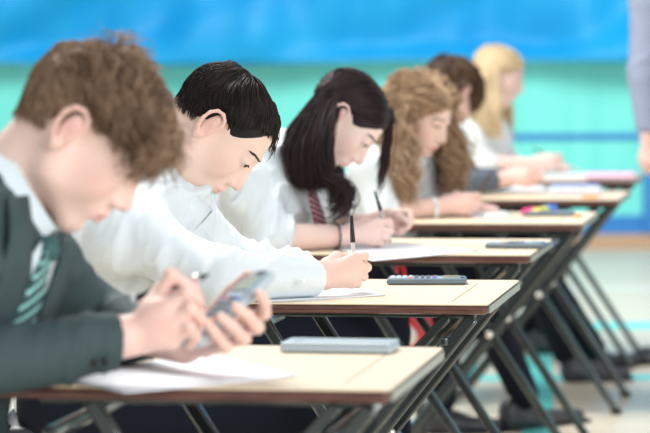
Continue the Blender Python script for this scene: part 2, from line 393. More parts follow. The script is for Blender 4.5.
def groom(s, c, R, sc_, n, region, length, flow, step=.008, off=(.002, .012), grav=.25, lift=.6, noise=(14, .35), curl=None, seed=1, inert=1.0, hold=0.0, keep_ears=True):
    """grow strands from the scalp, lying over the head and falling with gravity"""
    rg = np.random.default_rng(seed); d = nrm(rg.normal(size=(n * 4, 3))); d = d[region(d, rg)][:n]; n = len(d)
    cc = V(-.012, 0, .025); p = c + ((cc + d * .02) * sc_) @ R.T; dw = d @ R.T
    for _ in range(14):                                                    # sphere-trace outwards to the scalp
        p = p + dw * np.clip(-s.ev(p), 0, .05)[:, None]
    L = length(d, rg); T = int(np.ceil(L.max() / step)) + 1; o = rg.uniform(*off, size=n)
    root = p.copy(); g0 = s.grad(p); v = nrm(g0 * lift + flow(d) @ R.T); out = [p.copy()]; st = (L / (T - 1))[:, None]
    cl = vn3(root * 55, seed + 2)
    for t in range(1, T):
        f = flow(nrm(((p - c) @ R) / sc_ - cc)) @ R.T; u = t / (T - 1)
        near = np.exp(-np.maximum(s.ev(p) - o, 0) / .02)[:, None]
        hd = np.clip((hold - u * L) / .03, 0, 1)[:, None] if hold else 0
        v = nrm(v * inert + f * (.7 + 1.6 * hd) * near + V(0, 0, -1) * grav * (.3 + u) * (1 - hd * .9) + noise[1] * vn3(root * noise[0] + p * noise[0] * .6 + seed, seed) + cl * noise[1] * .35)
        p = p + v * st
        dd = s.ev(p); tgt = o * min(1, t / 2.5); bad = dd < tgt
        if bad.any():
            g = s.grad(p[bad], dd[bad]); p[bad] += g * (tgt[bad] - dd[bad])[:, None]
        out.append(p.copy())
    P = np.stack(out, 1)
    if keep_ears:                                  # no strands across the ears
        q = ((P - c) @ R) / sc_; e = (np.abs(q[..., 0] + .012) < .021) & (q[..., 2] < .016) & (q[..., 2] > -.05) & (np.abs(q[..., 1]) > .06)
        ok = ~e.any(1); P = P[ok]; n = len(P); L = L[ok]; root = root[ok]
    if curl:
        amp, turns = curl; ph = vn(root * 60, seed + 8)[:, None] * 6.28 + rg.uniform(0, .9, n)[:, None]
        arc = np.linspace(0, 1, T)[None] * L[:, None]; a = amp * np.minimum(1, arc / .05) * (.7 + .5 * rg.random(n)[:, None])
        tg = nrm(np.gradient(P, axis=1)); e1 = nrm(np.cross(tg, V(.2, .9, .3))); e2 = np.cross(tg, e1); w_ = arc * turns * 6.28 + ph
        P = P + e1 * (a * np.cos(w_))[..., None] + e2 * (a * np.sin(w_))[..., None]
    return P

def drape(s, c, R, sc_, n, region, sides, step_n=(16, 24), off=(.002, .014), seed=1, curl=None, wob=.010):
    """long hair: over the skull to a gathering line, then hanging through mid to end points. sides: sign -> (G0, G1, mid0, mid1, end0, end1)"""
    rg = np.random.default_rng(seed); d = nrm(rg.normal(size=(n * 4, 3))); d = d[region(d, rg)][:n]; n = len(d); cc = V(-.012, 0, .025)
    sg = np.where(d[:, 1] + rg.normal(0, .05, n) > sides.get('part', 0), 1, -1)
    w_ = np.clip(.5 - .55 * d[:, 0] + rg.normal(0, .16, n), 0, 1)[:, None]               # front hair to the front of the fall
    pick = lambda k: np.where(sg[:, None] > 0, sides[1][k], sides[-1][k])
    G = nrm(pick(0) * (1 - w_) + pick(1) * w_ + rg.normal(0, .05, (n, 3))); mid = pick(2) * (1 - w_) + pick(3) * w_ + rg.normal(0, wob, (n, 3)); end = pick(4) * (1 - w_) + pick(5) * w_ + rg.normal(0, wob, (n, 3))
    om = np.arccos(np.clip((d * G).sum(1), -1, 1))[:, None] + 1e-4; o = rg.uniform(*off, size=n); out = []
    for t in np.linspace(0, 1, step_n[0]):
        q = (np.sin((1 - t) * om) * d + np.sin(t * om) * G) / np.sin(om); p = c + ((cc + q * .075) * sc_) @ R.T
        dw = q @ R.T
        for _ in range(7): p = p + dw * (o * min(1, .15 + t * 4) - s.ev(p))[:, None] * .9
        out.append(p)
    g = out[-1]; um = rg.uniform(.80, 1.0, n)[:, None]
    for t in np.linspace(0, 1, step_n[1] + 1)[1:]:
        u = t * um; a = g * (1 - u) ** 2 + (2 * mid - (g + end) / 2) * 2 * u * (1 - u) + end * u ** 2
        a = a + .006 * vn3(g * 20 + a * 14, seed) * min(1, t * 3)
        for _ in range(2):
            dd = s.ev(a); bad = dd < o * .6
            if bad.any(): a[bad] += s.grad(a[bad], dd[bad]) * (o[bad] * .6 - dd[bad])[:, None]
        out.append(a)
    P = np.stack(out, 1); T = P.shape[1]
    k_ = P.copy(); P[:, 1:-1] = (k_[:, :-2] + 2 * k_[:, 1:-1] + k_[:, 2:]) / 4
    if curl:
        amp, turns = curl; m = 2 * T; x = np.linspace(0, T - 1, m); i = np.minimum(x.astype(int), T - 2); f = (x - i)[None, :, None]; P = P[:, i] * (1 - f) + P[:, i + 1] * f; T = m
        L = np.concatenate([np.zeros((n, 1)), np.cumsum(np.linalg.norm(np.diff(P, axis=1), axis=2), 1)], 1); ph = (vn(d * 7, seed) * 6)[:, None] + rg.uniform(0, 1.1, (n, 1))
        a = amp * np.minimum(1, L / .06) * rg.uniform(.6, 1.3, (n, 1)); tg = nrm(np.gradient(P, axis=1)); e1 = nrm(np.cross(tg, V(.3, .9, .2))); e2 = np.cross(tg, e1); x = L * turns * 6.28 + ph
        P = P + e1 * (a * np.cos(x))[..., None] + e2 * (a * np.sin(x))[..., None]
    return P

# ---------------------------------------------------------------- hand (writing grip), local x forward, y to the palm, z up
WR = dict(mcp=[(.083, .004, .033), (.087, -.005, .016), (.081, -.007, -.002), (.071, -.004, -.018)],
          fing=[[(.118, .014, .033), (.128, .036, .019), (.126, .049, .000)], [(.120, .010, .010), (.124, .034, .000), (.117, .048, -.010)],
                [(.110, .008, -.008), (.110, .031, -.015), (.095, .036, -.018)], [(.094, .008, -.023), (.093, .028, -.027), (.079, .030, -.026)]],
          th=[(.022, .016, .020), (.058, .032, .034), (.090, .044, .028), (.116, .049, .012)])
def hand_shape(s, w, F, mirror=1, sc_=1.0, fr=(.0088, .0092, .0086, .0076)):
    """w wrist, F frame matrix (columns forward, palm side, up)"""
    T = lambda q: w + F @ (V(q[0], q[1] * mirror, q[2]) * sc_); explicit_hand(s, w, [T(q) for q in WR['mcp']], [[T(q) for q in fi] for fi in WR['fing']], [T(q) for q in WR['th']], sc_, fr)
    return T
def explicit_hand(s, w, mcp, fing, th, sc_=1.0, fr=(.0088, .0092, .0086, .0076)):
    for i, m in enumerate(mcp):
        s.cap(w, m, .0165 * sc_, .0118 * sc_, .012)
        a = m
        for j, b in enumerate(fing[i]):
            r0 = fr[i] * sc_ * (1.08, 1.0, .92)[j]; r1 = fr[i] * sc_ * (1.0, .92, .80)[j]; s.cap(a, b, r0, r1, .0035); a = b
        s.ell(fing[i][0], [fr[i] * sc_ * 1.08] * 3, k=.004)
    a = th[0]; s.cap(w, th[0], .016 * sc_, .0155 * sc_, .012)
    for b, r0, r1 in zip(th[1:], (.0150, .0112, .0102), (.0112, .0105, .0085)): s.cap(a, b, r0 * sc_, r1 * sc_, .006); a = b

# ---------------------------------------------------------------- person
def vis_pen(name, a, b, kind, label):
    a, b = np.asarray(a), np.asarray(b); t = nrm(b - a); L = np.linalg.norm(b - a)
    o = empty(name, a, label, 'pencil' if kind == 'pencil' else 'pen')
    def part(n, u0, u1, r0, r1, m):
        q = MB().tube([a + t * L * u0, a + t * L * u1], [r0, r1], 8).build(n, M[m], o, True); q['_w'] = 1; return q
    if kind == 'capped':                          # tip at a, tail at b with its cap pushed on
        part('tip', 0, .07, .0008, .003, 'chrome'); part('barrel', .07, .72, .0042, .0042, 'clear'); part('ink_tube', .07, .7, .0044, .0044, 'clear'); part('cap', .66, 1.02, .0058, .0030, 'black')
    elif kind == 'click':
        part('tip', 0, .10, .0012, .0048, 'black'); part('grip', .10, .26, .0058, .0060, 'chrome'); part('barrel', .26, .96, .0052, .0050, 'black'); part('button', .955, 1.03, .0062, .0055, 'band')
    else:
        part('point', 0, .12, .0006, .0036, 'laminate'); part('barrel', .12, 1, .0038, .0038, 'wood')
    return o

def torso_shape(s, D, o=0.0, arms=True, lower=True):
    pel, che, nb, sl, sr = D['pelvis'], D['chest'], D['neckb'], D['shL'], D['shR']
    ax_ = nrm(sl - sr); mid = (pel + che) / 2; k = .05; g = D.get('girth', 1.0)
    s.cap(pel, che, .098 * g + o, .105 * g + o, k, flat=(ax_, 1.35))
    s.cap(che + (sr - che) * .35, che + (sl - che) * .35, .105 * g + o, .105 * g + o, k)
    s.cap(sr, sl, .050 + o, .050 + o, .06)
    s.cap((sr + nb) / 2, (sl + nb) / 2, .050 + o, .050 + o, .05)
    s.cap(che, nb, .09 + o, .055 + o, .05)
def legs_shape(s, D, o=0.0):
    for h, kn, an in D['legs']:
        s.cap(h, kn, .088 + o, .068 + o, .04); s.cap(kn, an, .060 + o, .038 + o, .02)
    s.cap(D['legs'][0][0], D['legs'][1][0], .10 + o, .10 + o, .05); s.cap(D['pelvis'], (D['legs'][0][0] + D['legs'][1][0]) / 2, .1 + o, .1 + o, .05)
def arm_shape(s, sh, el, wr, o=0.0, r=(.047, .040, .027)):
    s.cap(sh, el, r[0] + o, r[1] + o, .03); s.cap(el, wr, r[1] + o, r[2] + o, .02)

def collar(parent, ctr, axis, front, r, h=.03, drop=.042, m='shirt', gap=14, sq=.85):
    """turned-down shirt collar: a stand, a fold and two points at the throat"""
    axis = nrm(axis); front = nrm(front - axis * (front @ axis)); left = np.cross(axis, front); v = []; f = []; n = 48
    prof = [(0, 0), (.5, .002), (1, .004)]
    for i in range(n + 1):
        a = math.radians(gap + (360 - 2 * gap) * i / n); e = abs(math.cos(a / 2)) ** 6    # near the throat
        d = front * math.cos(a) * r + left * math.sin(a) * r * sq; dn = nrm(d)
        fall = drop * (1 + .75 * e); rows = [d, d + axis * h * .5 + dn * .001, d + axis * h + dn * .002, d + axis * (h + .002) + dn * .006,
                d + axis * (h - fall * .5) + dn * .013, d + axis * (h - fall) + dn * .019]
        v += [ctr + q for q in rows]
    k = 6
    for i in range(n):
        for j in range(k - 1): f.append((i * k + j, (i + 1) * k + j, (i + 1) * k + j + 1, i * k + j + 1))
    o = mesh_obj('collar', v, f, M[m], parent); o['_w'] = 1; md = o.modifiers.new('t', 'SOLIDIFY'); md.thickness = .0022; md.offset = 0
    return o
def strip(name, pts, widths, sidev, m, parent, th=.003, gs=None, off=.004, pd=None):
    """flat ribbon (tie, lapel) with UVs along its length"""
    pts = np.asarray(pts, float); v = []; uv = []; T = len(pts); L = np.concatenate([[0], np.cumsum(np.linalg.norm(np.diff(pts, axis=0), axis=1))])
    for i, p in enumerate(pts):
        sd = nrm(sidev[i] if isinstance(sidev, list) else sidev)
        for q in (-1, -.5, 0, .5, 1): v.append(p + sd * widths[i] * q / 2); uv.append((q / 2 + .5, L[i] / .2))
    f = [(i * 5 + j, i * 5 + j + 1, (i + 1) * 5 + j + 1, (i + 1) * 5 + j) for i in range(T - 1) for j in range(4)]
    if gs is not None:                            # lie on the garment
        v = np.array(v)
        for _ in range(12): v = v + pd * (off - gs.ev(v))[:, None] * .7
    o = mesh_obj(name, v, f, m, parent); ul = o.data.uv_layers.new(name='UVMap')
    for l in o.data.loops: ul.data[l.index].uv = uv[l.vertex_index]
    md = o.modifiers.new('t', 'SOLIDIFY'); md.thickness = th; md.offset = 0; o['_w'] = 1
    return o
def put(o): o['_w'] = 1; return o
def shoe(parent, heel, toe, r=.038):
    d = nrm((toe - heel) * V(1, 1, 0)); s = S(); g = heel[2]; h_ = lambda t, z: heel + (toe - heel) * t * V(1, 1, 0) + V(0, 0, z)
    side = np.cross(V(0, 0, 1), d)
    s.cap(h_(.08, .035), h_(.35, .035), .036, .036, .02); s.cap(h_(.35, .03), h_(.84, .022), .036, .030, .03, flat=(V(0, 0, 1), .8))
    s.cap(h_(.08, .075), h_(.16, .06), .034, .034, .03); s.ell(h_(.14, .125), (.033, .033, .05), k=.01, op=-1)
    s.ell(h_(.5, -.05), (.4, .4, .05), k=.003, op=-1)
    v, f = s.mesh(.006); put(fast_obj('shoe', relax(v, f, 2), f, M['shoe'], parent))
    put(MB().box(heel + (toe - heel) * .48 * V(1, 1, 0) + V(0, 0, .006), (np.linalg.norm(toe - heel) * 1.0, .068, .010), np.stack([d, side, V(0, 0, 1)], 1), bev=.03).build('sole', M['black'], parent))

def project(s, p, off, it=5):
    for _ in range(it):
        d = s.ev(p); p = p + s.grad(p, d, .001) * (off - d)[..., None]
    return p
def eyes(root, hs, P, R, sc_, brow, open_=.5):
    for q in (-1, 1):
        put(MB().sphere(P(.0752, q * .0315, .0035), .0119 * sc_, nu=20, nv=14).build('eyeball', M['eye'], root, True))
        put(MB().sphere(P(.0850, q * .0330, -.0008), (.0030 * sc_, .0052 * sc_, .0050 * sc_), R, 14, 8).build('iris', M['iris'], root, True))
        n = 80; rg = np.random.default_rng(5 + q); t = rg.random(n)                     # eyebrow
        y = .011 + t * .036; x = .0955 - 12 * (y - .008) ** 2 - .004 * t; z = .0205 + .004 * np.sin(t * 2.6) + rg.uniform(-.0018, .0018, n)
        a = np.stack([x, q * y, z], 1); b = a + np.stack([-.003 - .004 * t, q * (.007 + .002 * t), .002 - .004 * t + rg.normal(0, .0008, n)], 1)
        pts = np.stack([a, (a + b) / 2 + V(.0012, 0, 0), b], 1); pts = project(hs, pts * sc_ @ R.T + P(0, 0, 0), .0009)
        put(strands('eyebrow', pts, .0007, brow, root, np.zeros(n)))
        n = 22; t = np.linspace(0, 1, n); y = .020 + t * .026; x = .0905 - 28 * (y - .030) ** 2 ; z = .0030 - .003 * t + .0014 * np.sin(t * 3.1)
        a = np.stack([x, q * y, z], 1); b = a + np.stack([.0048 - .0015 * t, q * (.001 + .003 * t), np.full(n, -.0020)], 1)
        pts = np.stack([a, a, a], 1) * sc_ @ R.T + P(0, 0, 0); pts[:, 0] = project(hs, pts[:, 0], .0002); pts[:, 1:] = pts[:, :1] + (np.stack([(b - a) * .5 + V(0, 0, -.0006), b - a], 1) * sc_) @ R.T
        put(strands('eyelash', pts, .00042, M['brow1'], root, np.zeros(n)))

PEOPLE = []
def person(D):
    root = empty('person', D['pelvis'] * V(1, 1, 0), D['label'], 'person', D.get('group')); R = rot(*D['rot']); k = D.get('scale', 1.08)
    ear = D['ear']; c = ear - R @ (V(-.010, -.080, -.010) * k); fem = D.get('fem', False)
    skin = M[D['skin']]; neck = D['neckb']
    hs = S(); P = head_shape(hs, c, R, k, fem, neck, D.get('nr', .052)); nh = len(hs.p)
    v, f = hs.mesh(D['h'], lo=c - .165 * k, hi=c + .165 * k); v = relax(v, f, 1)
    tint = head_tint(v, c, R, k); parts = [(v, f, tint)]
    for (a, b, ra, rb, hand) in D['skinarms']:           # bare forearm and hand, fine
        s = S(); s.cap(a, b, ra, rb, .02, flat=None); hand(s); v, f = s.mesh(D['h']); v = relax(v, f, 1); parts.append((v, f, .10 + .10 * np.clip(vn(v * 45), 0, 1)))
    s = S(); torso_shape(s, D, -.004); s.cap(neck, P(-.028, 0, -.05), .05, .045, .03)
    for sh, el, wr in D['arms']: arm_shape(s, sh, el, wr, -.006)
    legs_shape(s, D, -.006); v, f = s.mesh(.014); parts.append((relax(v, f), f, np.zeros(len(v))))
    n = 0; vs, fs, ts = [], [], []
    for v, f, t in parts: vs.append(v); fs.append(f + n); ts.append(t); n += len(v)
    put(fast_obj('body', np.concatenate(vs), np.concatenate(fs), skin, root, np.concatenate(ts)))
    # garments
    s = S(); torso_shape(s, D, D.get('puff', .010)); D['sleeve'](s); na = nrm(P(-.028, 0, -.045) - neck); s.cap(neck + na * .012, neck + na * .2, D.get('nr', .052) + .010, .09, .01, -1); v, f = s.mesh(D['hc'])
    v = relax(v, f, 2); v = folds(v, f, D.get('fold', .004), freq=D.get('ffreq', 20), sd=D['seed'], axis=D.get('fax')); v = relax(v, f, 1)
    put(fast_obj(D.get('top_name', 'shirt'), v, f, M[D['top']], root))
    s2 = S(); legs_shape(s2, D, D.get('legpuff', .008)); v, f = s2.mesh(.011); v = folds(relax(v, f), f, .003, sd=D['seed'] + 4); put(fast_obj(D.get('bottom_name', 'trousers'), v, f, M['trouser'], root))
    for h_, t_ in D['feet']: shoe(root, h_, t_)
    eyes(root, hs, P, R, k, D['brow'])
    coll = S(); coll.p = hs.p[:3] + hs.p[3:12] + hs.p[-1:]; torso_shape(coll, D, D.get('puff', .010) + .004); D['sleeve'](coll)
    D['hairfn'](root, hs, coll, c, R, k, P)
    if D.get('extra'): D['extra'](root, P, R, coll)
    PEOPLE.append(root); return root

def cap_mesh(root, c, R, k, P, off, m, ext=(), nz=.004, h=.004, cut=(.072, .085, .096)):
    """under-layer of hair hugging the skull"""
    s = S(); s.ell(P(-.016, 0, .022), V(.086 + off, .069 + off * .7, .074 + off) * k, R, .01)
    s.ell(P(.018, 0, .034), V(.060 + off, .056 + off * .5, .054 + off) * k, R, .02)
    for a, b, ra, rb in ext: s.cap(P(*a), P(*b), ra * k, rb * k, .02)
    s.ell(P(.085, 0, -.045), V(*cut) * k, R, .008, -1)
    for q in (-1, 1): s.ell(P(.006, q * .085, -.036), V(.040, .03, .060) * k, R, .008, -1)
    v, f = s.mesh(h); v = relax(v, f, 2); v = folds(v, f, nz, freq=60, sd=3, stretch=4, axis=R @ V(0, 1, 0)); return v, f

# ================================================================ SETTING
def node_floor():
    m = mat('sports_hall_floor', (.66, .56, .43), .32, spec=.5); nt = m.node_tree; b = nt.nodes['Principled BSDF']; L = nt.links.new
    tc = nt.nodes.new('ShaderNodeTexCoord'); br = nt.nodes.new('ShaderNodeTexBrick'); mp = nt.nodes.new('ShaderNodeMapping')
    mp.inputs['Scale'].default_value = (1, 1, 1); L(tc.outputs['Object'], mp.inputs[0]); L(mp.outputs[0], br.inputs[0])
    br.inputs['Color1'].default_value = (.74, .66, .52, 1); br.inputs['Color2'].default_value = (.68, .60, .47, 1); br.inputs['Mortar'].default_value = (.52, .42, .30, 1)
    br.inputs['Scale'].default_value = 1; br.inputs['Brick Width'].default_value = 1.8; br.inputs['Row Height'].default_value = .09; br.inputs['Mortar Size'].default_value = .002
    L(br.outputs[0], b.inputs['Base Color']); return m
FL = node_floor()
tag(MB().box((1, 9.5, -.05), (14, 19, .1)).build('floor', FL), kind='structure')
M['wallteal'] = mat('turquoise_wall_padding', (.16, .74, .66), .6, noise=((.20, .80, .72), 3, (3, 1, .3)))
M['wallblue'] = mat('blue_painted_line', (.02, .20, .56), .5); M['woodskirt'] = mat('wooden_skirting', (.48, .32, .20), .5)
YW = 17.75
tag(MB().box((1, YW + .1, 1.7), (14, .2, 3.4)).build('wall_back', M['wallteal']), kind='structure')
tag(MB().box((1, YW - .02, .045), (14, .04, .09)).build('baseboard_back', M['woodskirt']), kind='structure')
# padding seams in the wall, blue bands
tag(MB().box((1, YW - .011, .145), (14, .022, .11)).build('trim_1', M['wallblue']), kind='structure')
tag(MB().box((1, YW - .006, .685), (14, .012, .04)).build('trim_2', M['wallblue']), kind='structure')
tag(MB().box((1.98, YW - .03, .42), (.055, .06, .64)).build('trim_3', M['wallblue']), kind='structure')
M['line'] = mat('turquoise_court_line', (.16, .72, .68), .35); M['line2'] = mat('white_court_line', (.85, .88, .88), .35)
for i, (x0, y0, x1, y1, wd, k) in enumerate(((-4, 12.6, 6, 12.6, .30, 'line'), (-4, 10.55, 6, 10.55, .16, 'line'), (1.25, 9, 3.4, 17.5, .08, 'line2'), (-4, 14.6, 6, 14.6, .1, 'line2'), (.6, 8.2, 1.3, 17.5, .10, 'line'))):
    a, b = V(x0, y0, .0012 + .0005 * i), V(x1, y1, .0012 + .0005 * i); t = nrm(b - a); q = np.cross(V(0, 0, 1), t)
    tag(MB().box((a + b) / 2, (np.linalg.norm(b - a), wd, .0022), np.stack([t, q, V(0, 0, 1)], 1)).build('trim_%d' % (i + 4), M[k]), kind='structure')
# blue tarpaulin curtain hung along the wall
M['tarp'] = mat('glossy_blue_tarpaulin', (.004, .29, .64), .45, noise=((.008, .35, .70), .9, (1, 1, 2)), spec=.3)
def curtain():
    nx, nz = 360, 60; v = []; f = []
    X = np.linspace(-5, 7, nx); Zc = np.linspace(1.15, 3.2, nz); g = np.stack(np.meshgrid(X, Zc, indexing='ij'), -1)
    p3 = np.stack([g[..., 0] * 1.6 + .9 * g[..., 1], g[..., 1] * 1.1 - .5 * g[..., 0], np.zeros_like(g[..., 0])], -1)
    aa = g[..., 0] * .8 - g[..., 1] * 1.5; bb = g[..., 0] * .5 + g[..., 1] * .6; st3 = lambda f1, f2, o_: vn(np.stack([aa * f1 + o_, bb * f2, 0 * aa], -1), 3)
    bb2 = g[..., 0] * 1.2 + g[..., 1] * .9; dep = .20 * st3(1.3, .35, 0) + .10 * st3(2.7, .5, 7) + .09 * vn(np.stack([bb2 * 1.6, aa * .3, 0 * aa], -1), 8) + .02 * np.sin(g[..., 0] * 16 + 2 * np.sin(g[..., 1] * 3))
    bot = np.clip((g[..., 1] - 1.15) / .12, 0, 1); y = YW - .30 + dep * (.35 + .65 * bot)
    zz = g[..., 1] + .012 * np.sin(g[..., 0] * 2.1) * (1 - bot)
    v = np.stack([g[..., 0], y, zz], -1).reshape(-1, 3); i = np.arange(nx - 1)[:, None] * nz + np.arange(nz - 1)[None]
    f = np.stack([i, i + nz, i + nz + 1, i + 1], -1).reshape(-1, 4); o = fast_obj('curtain', v, f, M['tarp'])
    md = o.modifiers.new('t', 'SOLIDIFY'); md.thickness = .004
    tag(o, 'bright blue tarpaulin curtain hung along the top of the back wall', 'curtain')
curtain()

# ================================================================ DESKS
TOP = .71; TH = math.radians(9.5); DR = np.array([[math.cos(TH), math.sin(TH), 0], [-math.sin(TH), math.cos(TH), 0], [0, 0, 1]])
DX = DR @ V(1, 0, 0); DY = DR @ V(0, 1, 0); UP = V(0, 0, 1); DW = .62; DD = .60
corners = [(390, 390), (488, 304.5), (530, 255), (582, 223.5), (619, 199.5), (634, 181)]
desk_c = []
desk_lab = ['nearest folding exam desk, in front of the boy in the blazer', 'second folding exam desk, with the fist of the dark-haired boy on it', 'third folding exam desk, at the girl with the maroon tie',
            'fourth folding exam desk, with highlighters at its right end', 'fifth folding exam desk, with a clear pencil case on it', 'farthest folding exam desk, in front of the blonde girl']
def desk(i, label):
    cn = Wz(*corners[i], TOP); desk_c.append(cn)
    L_ = lambda x, y, z: cn + DX * x + DY * y + UP * (z - TOP)          # x<=0 runs left, y away
    root = empty('folding_desk', L_(-DW / 2, DD / 2, 0), label, 'desk', 'folding exam desks in a row')
    ctr = L_(-DW / 2, DD / 2, TOP)
    put(MB().box(ctr - UP * .0015, (DW, DD, .003), DR, bev=.012).build('desk_top', M['laminate'], root))
    put(MB().box(ctr - UP * .0115, (DW - .001, DD - .001, .017), DR, bev=.012).build('edge_band', M['edge'], root))
    put(MB().box(L_(.0012, DD / 2, TOP - .0115), (.0026, DD - .03, .013), DR).build('end_strip', M['sideedge'], root))
    put(MB().box(L_(-.075, DD / 2 - .02, TOP + .0003), (.0022, DD * .72, .0005), DR).build('scored_line', M['scuff'], root))
    for y in (.055, DD - .045):
        # crossing legs
        a1, b1 = L_(-.035, y, TOP - .03), L_(-DW + .05, y, .012); a2, b2 = L_(-.45, y + .028, TOP - .03), L_(-.015, y + .028, .012)
        put(MB().bar(a1, b1, .024, .018, DY).build('leg', M['steel'], root)); put(MB().bar(a2, b2, .024, .018, DY).build('leg', M['steel'], root))
        put(MB().bar(L_(-.085, y + .006, TOP - .03), L_(-DW + .0, y + .006, .10), .018, .012, DY).build('brace', M['steel'], root))
        put(MB().bar(L_(-DW + .10, y + .012, TOP - .026), L_(-.03, y + .012, TOP - .026), .014, .011, UP).build('top_rail', M['steel'], root))
        # bolt at the crossing
        t = (-.035 + .45) ; u = .415 / (.415 + (DW - .05 - .015)); p = a1 + (b1 - a1) * u
        put(MB().sphere(p - DY * .014, (.011, .006, .011), DR, 12, 8).build('bolt', M['bolt'], root, True))
        for q in (b1, b2): put(MB().box(q - UP * .002, (.036, .026, .02), DR, bev=.006).build('foot_cap', M['black'], root))
    for x in (-.09, -DW + .12): put(MB().bar(L_(x, .04, TOP - .075), L_(x, DD - .02, TOP - .075), .02, .02, UP).build('cross_rail', M['steel'], root))
    put(MB().bar(L_(-DW + .10, .05, .10), L_(-DW + .10, DD - .02, .10), .02, .02, UP).build('cross_rail', M['steel'], root))
    return root
for i in range(6): desk(i, desk_lab[i])
def on(i, px, py, dz=0): return Wz(px, py, TOP + dz)

# sheets of paper: corners given on the desk top
def sheet(pts, label, curl=.0, n=2, group=None, dz=0):
    root = empty('exam_paper', pts[0], label, 'paper', group)
    for k in range(n):
        v = []; f = []; N_ = 12; a, b, c, d = [p + (0 if k == 0 else (pts[(j + 1) % 4] - p) * .012) for j, p in enumerate(pts)]
        for i in range(N_ + 1):
            for j in range(N_ + 1):
                u, w_ = i / N_, j / N_; p = (a * (1 - u) + b * u) * (1 - w_) + (d * (1 - u) + c * u) * w_
                v.append(p + UP * (.0008 + dz + .0009 * (n - 1 - k) + curl * (abs(u - .5) * 2) ** 3 * .5 + .0006 * math.sin(u * 7 + k)))
        f = [(i * (N_ + 1) + j, (i + 1) * (N_ + 1) + j, (i + 1) * (N_ + 1) + j + 1, i * (N_ + 1) + j + 1) for i in range(N_) for j in range(N_)]
        o = mesh_obj('sheet', v, f, M['paper'], root); md = o.modifiers.new('t', 'SOLIDIFY'); md.thickness = .0005; put(o)
def P4(*q): return [Wz(a, b, TOP) for a, b in q]
sheet(P4((124, 394.5), (300, 377), (200, 353), (60, 381)), 'white exam paper overhanging the front edge of the nearest desk', curl=.002)
sheet(P4((258, 303), (386, 296), (352, 286), (235, 291)), 'white exam paper under the fist of the boy with black hair')
sheet(P4((372, 262), (480, 251), (400, 243), (330, 247)), 'white exam paper hanging over the edge of the third desk', curl=.002)
sheet(P4((478, 218.5), (512, 216.5), (505, 211.5), (440, 213)), 'white exam paper beside the curly-haired girl')
sheet(P4((470, 193), (548, 191.5), (545, 186), (468, 187)), 'white exam paper on the fifth desk beside the clear pencil case')
sheet(P4((545, 178.5), (592, 177), (588, 173), (540, 174)), 'white exam paper on the farthest desk')

# calculators
def calculator(label, ctr, u, wv, L_, Wd, thk, face='calcface', body='calc', cover=False, group=None):
    """u long axis (towards the screen), wv width axis"""
    u = nrm(u); n = nrm(np.cross(wv, u)); wv = np.cross(u, n); R = np.stack([u, wv, n], 1)
    if n[2] < 0: n = -n; wv = -wv; R = np.stack([u, wv, n], 1)
    root = empty('calculator', ctr, label, 'calculator', group); T = lambda a, b, c: ctr + u * a + wv * b + n * c
    put(MB().box(ctr, (L_, Wd, thk), R, bev=thk * .42).build('casing', M['silver' if cover else body], root, True))
    if cover:
        put(MB().box(T(0, 0, thk * .5 + .002), (L_ * .985, Wd * .97, .005), R, bev=.0025).build('slide_cover', M['silver'], root))
        put(MB().box(T(L_ * .36, 0, thk * .5 + .0055), (L_ * .05, Wd * .6, .0015), R).build('grip_ridge', M['silver'], root)); return root
    put(MB().box(T(0, 0, thk * .5 + .0004), (L_ * .95, Wd * .90, .002), R, bev=.0008).build('face_plate', M[face], root))
    put(MB().box(T(L_ * .30, 0, thk * .5 + .0022), (L_ * .20, Wd * .76, .002), R).build('screen', M['lcd'], root))
    put(MB().box(T(L_ * .445, Wd * .18, thk * .5 + .0020), (L_ * .05, Wd * .38, .0016), R).build('solar_cell', M['black'], root))
    proto = {}
    for r in range(8):
        nc = 6 if r > 3 else 5; 
        for c_ in range(nc):
            kx = L_ * (-.43 + r * .075); ky = Wd * .80 * ((c_ + .5) / nc - .5)
            mk = 'keyb' if (r, c_) in ((7, 0), (7, 5)) else 'keyo' if (r == 3 and c_ > 2) or (r, c_) == (7, 1) else 'key' if r < 4 else 'keyd'
            kk = (mk, nc)
            if kk not in proto:
                o = MB().box((0, 0, 0), (L_ * .048, Wd * .80 / nc * .72, .0022), R, bev=.001).build('key', M[mk], root); proto[kk] = o
            else: o = proto[kk].copy(); C.objects.link(o); o.parent = root
            o.location = tuple(T(kx, ky, thk * .5 + .0020)); put(o)
    return root
def flat_calc(i, px, py, label, L_=.162, ang=0, **kw):
    c = Wz(px, py, TOP + .0065); a = math.radians(ang); u = DX * math.cos(a) + DY * math.sin(a)
    return calculator(label, c, u, np.cross(UP, u), L_, .078, .011, **kw)
flat_calc(1, 427, 280.5, 'slate calculator with orange keys lying on the second desk', .163, 6)
flat_calc(2, 518, 245.2, 'dark calculator lying on the third desk', .150, -6)
flat_calc(3, 549, 213.5, 'dark calculator behind the highlighters on the fourth desk', .150, 3)
calculator('calculator with silver slide cover lying near the back of the nearest desk', Wz(340, 347, TOP + .0062), nrm(V(-.97, .20, 0)), nrm(V(.20, .97, 0)), .178, .085, .0115, cover=True)
# held calculator
hu = nrm(W(266, 273, 4.20) - W(188, 347, 4.14)); hw = V(-.14, .97, .14)
calculator('blue-grey calculator held up in the left hand of the boy in the blazer', (W(266, 273, 4.20) + W(188, 347, 4.14)) / 2, hu, hw, .158, .076, .015, body='silver')

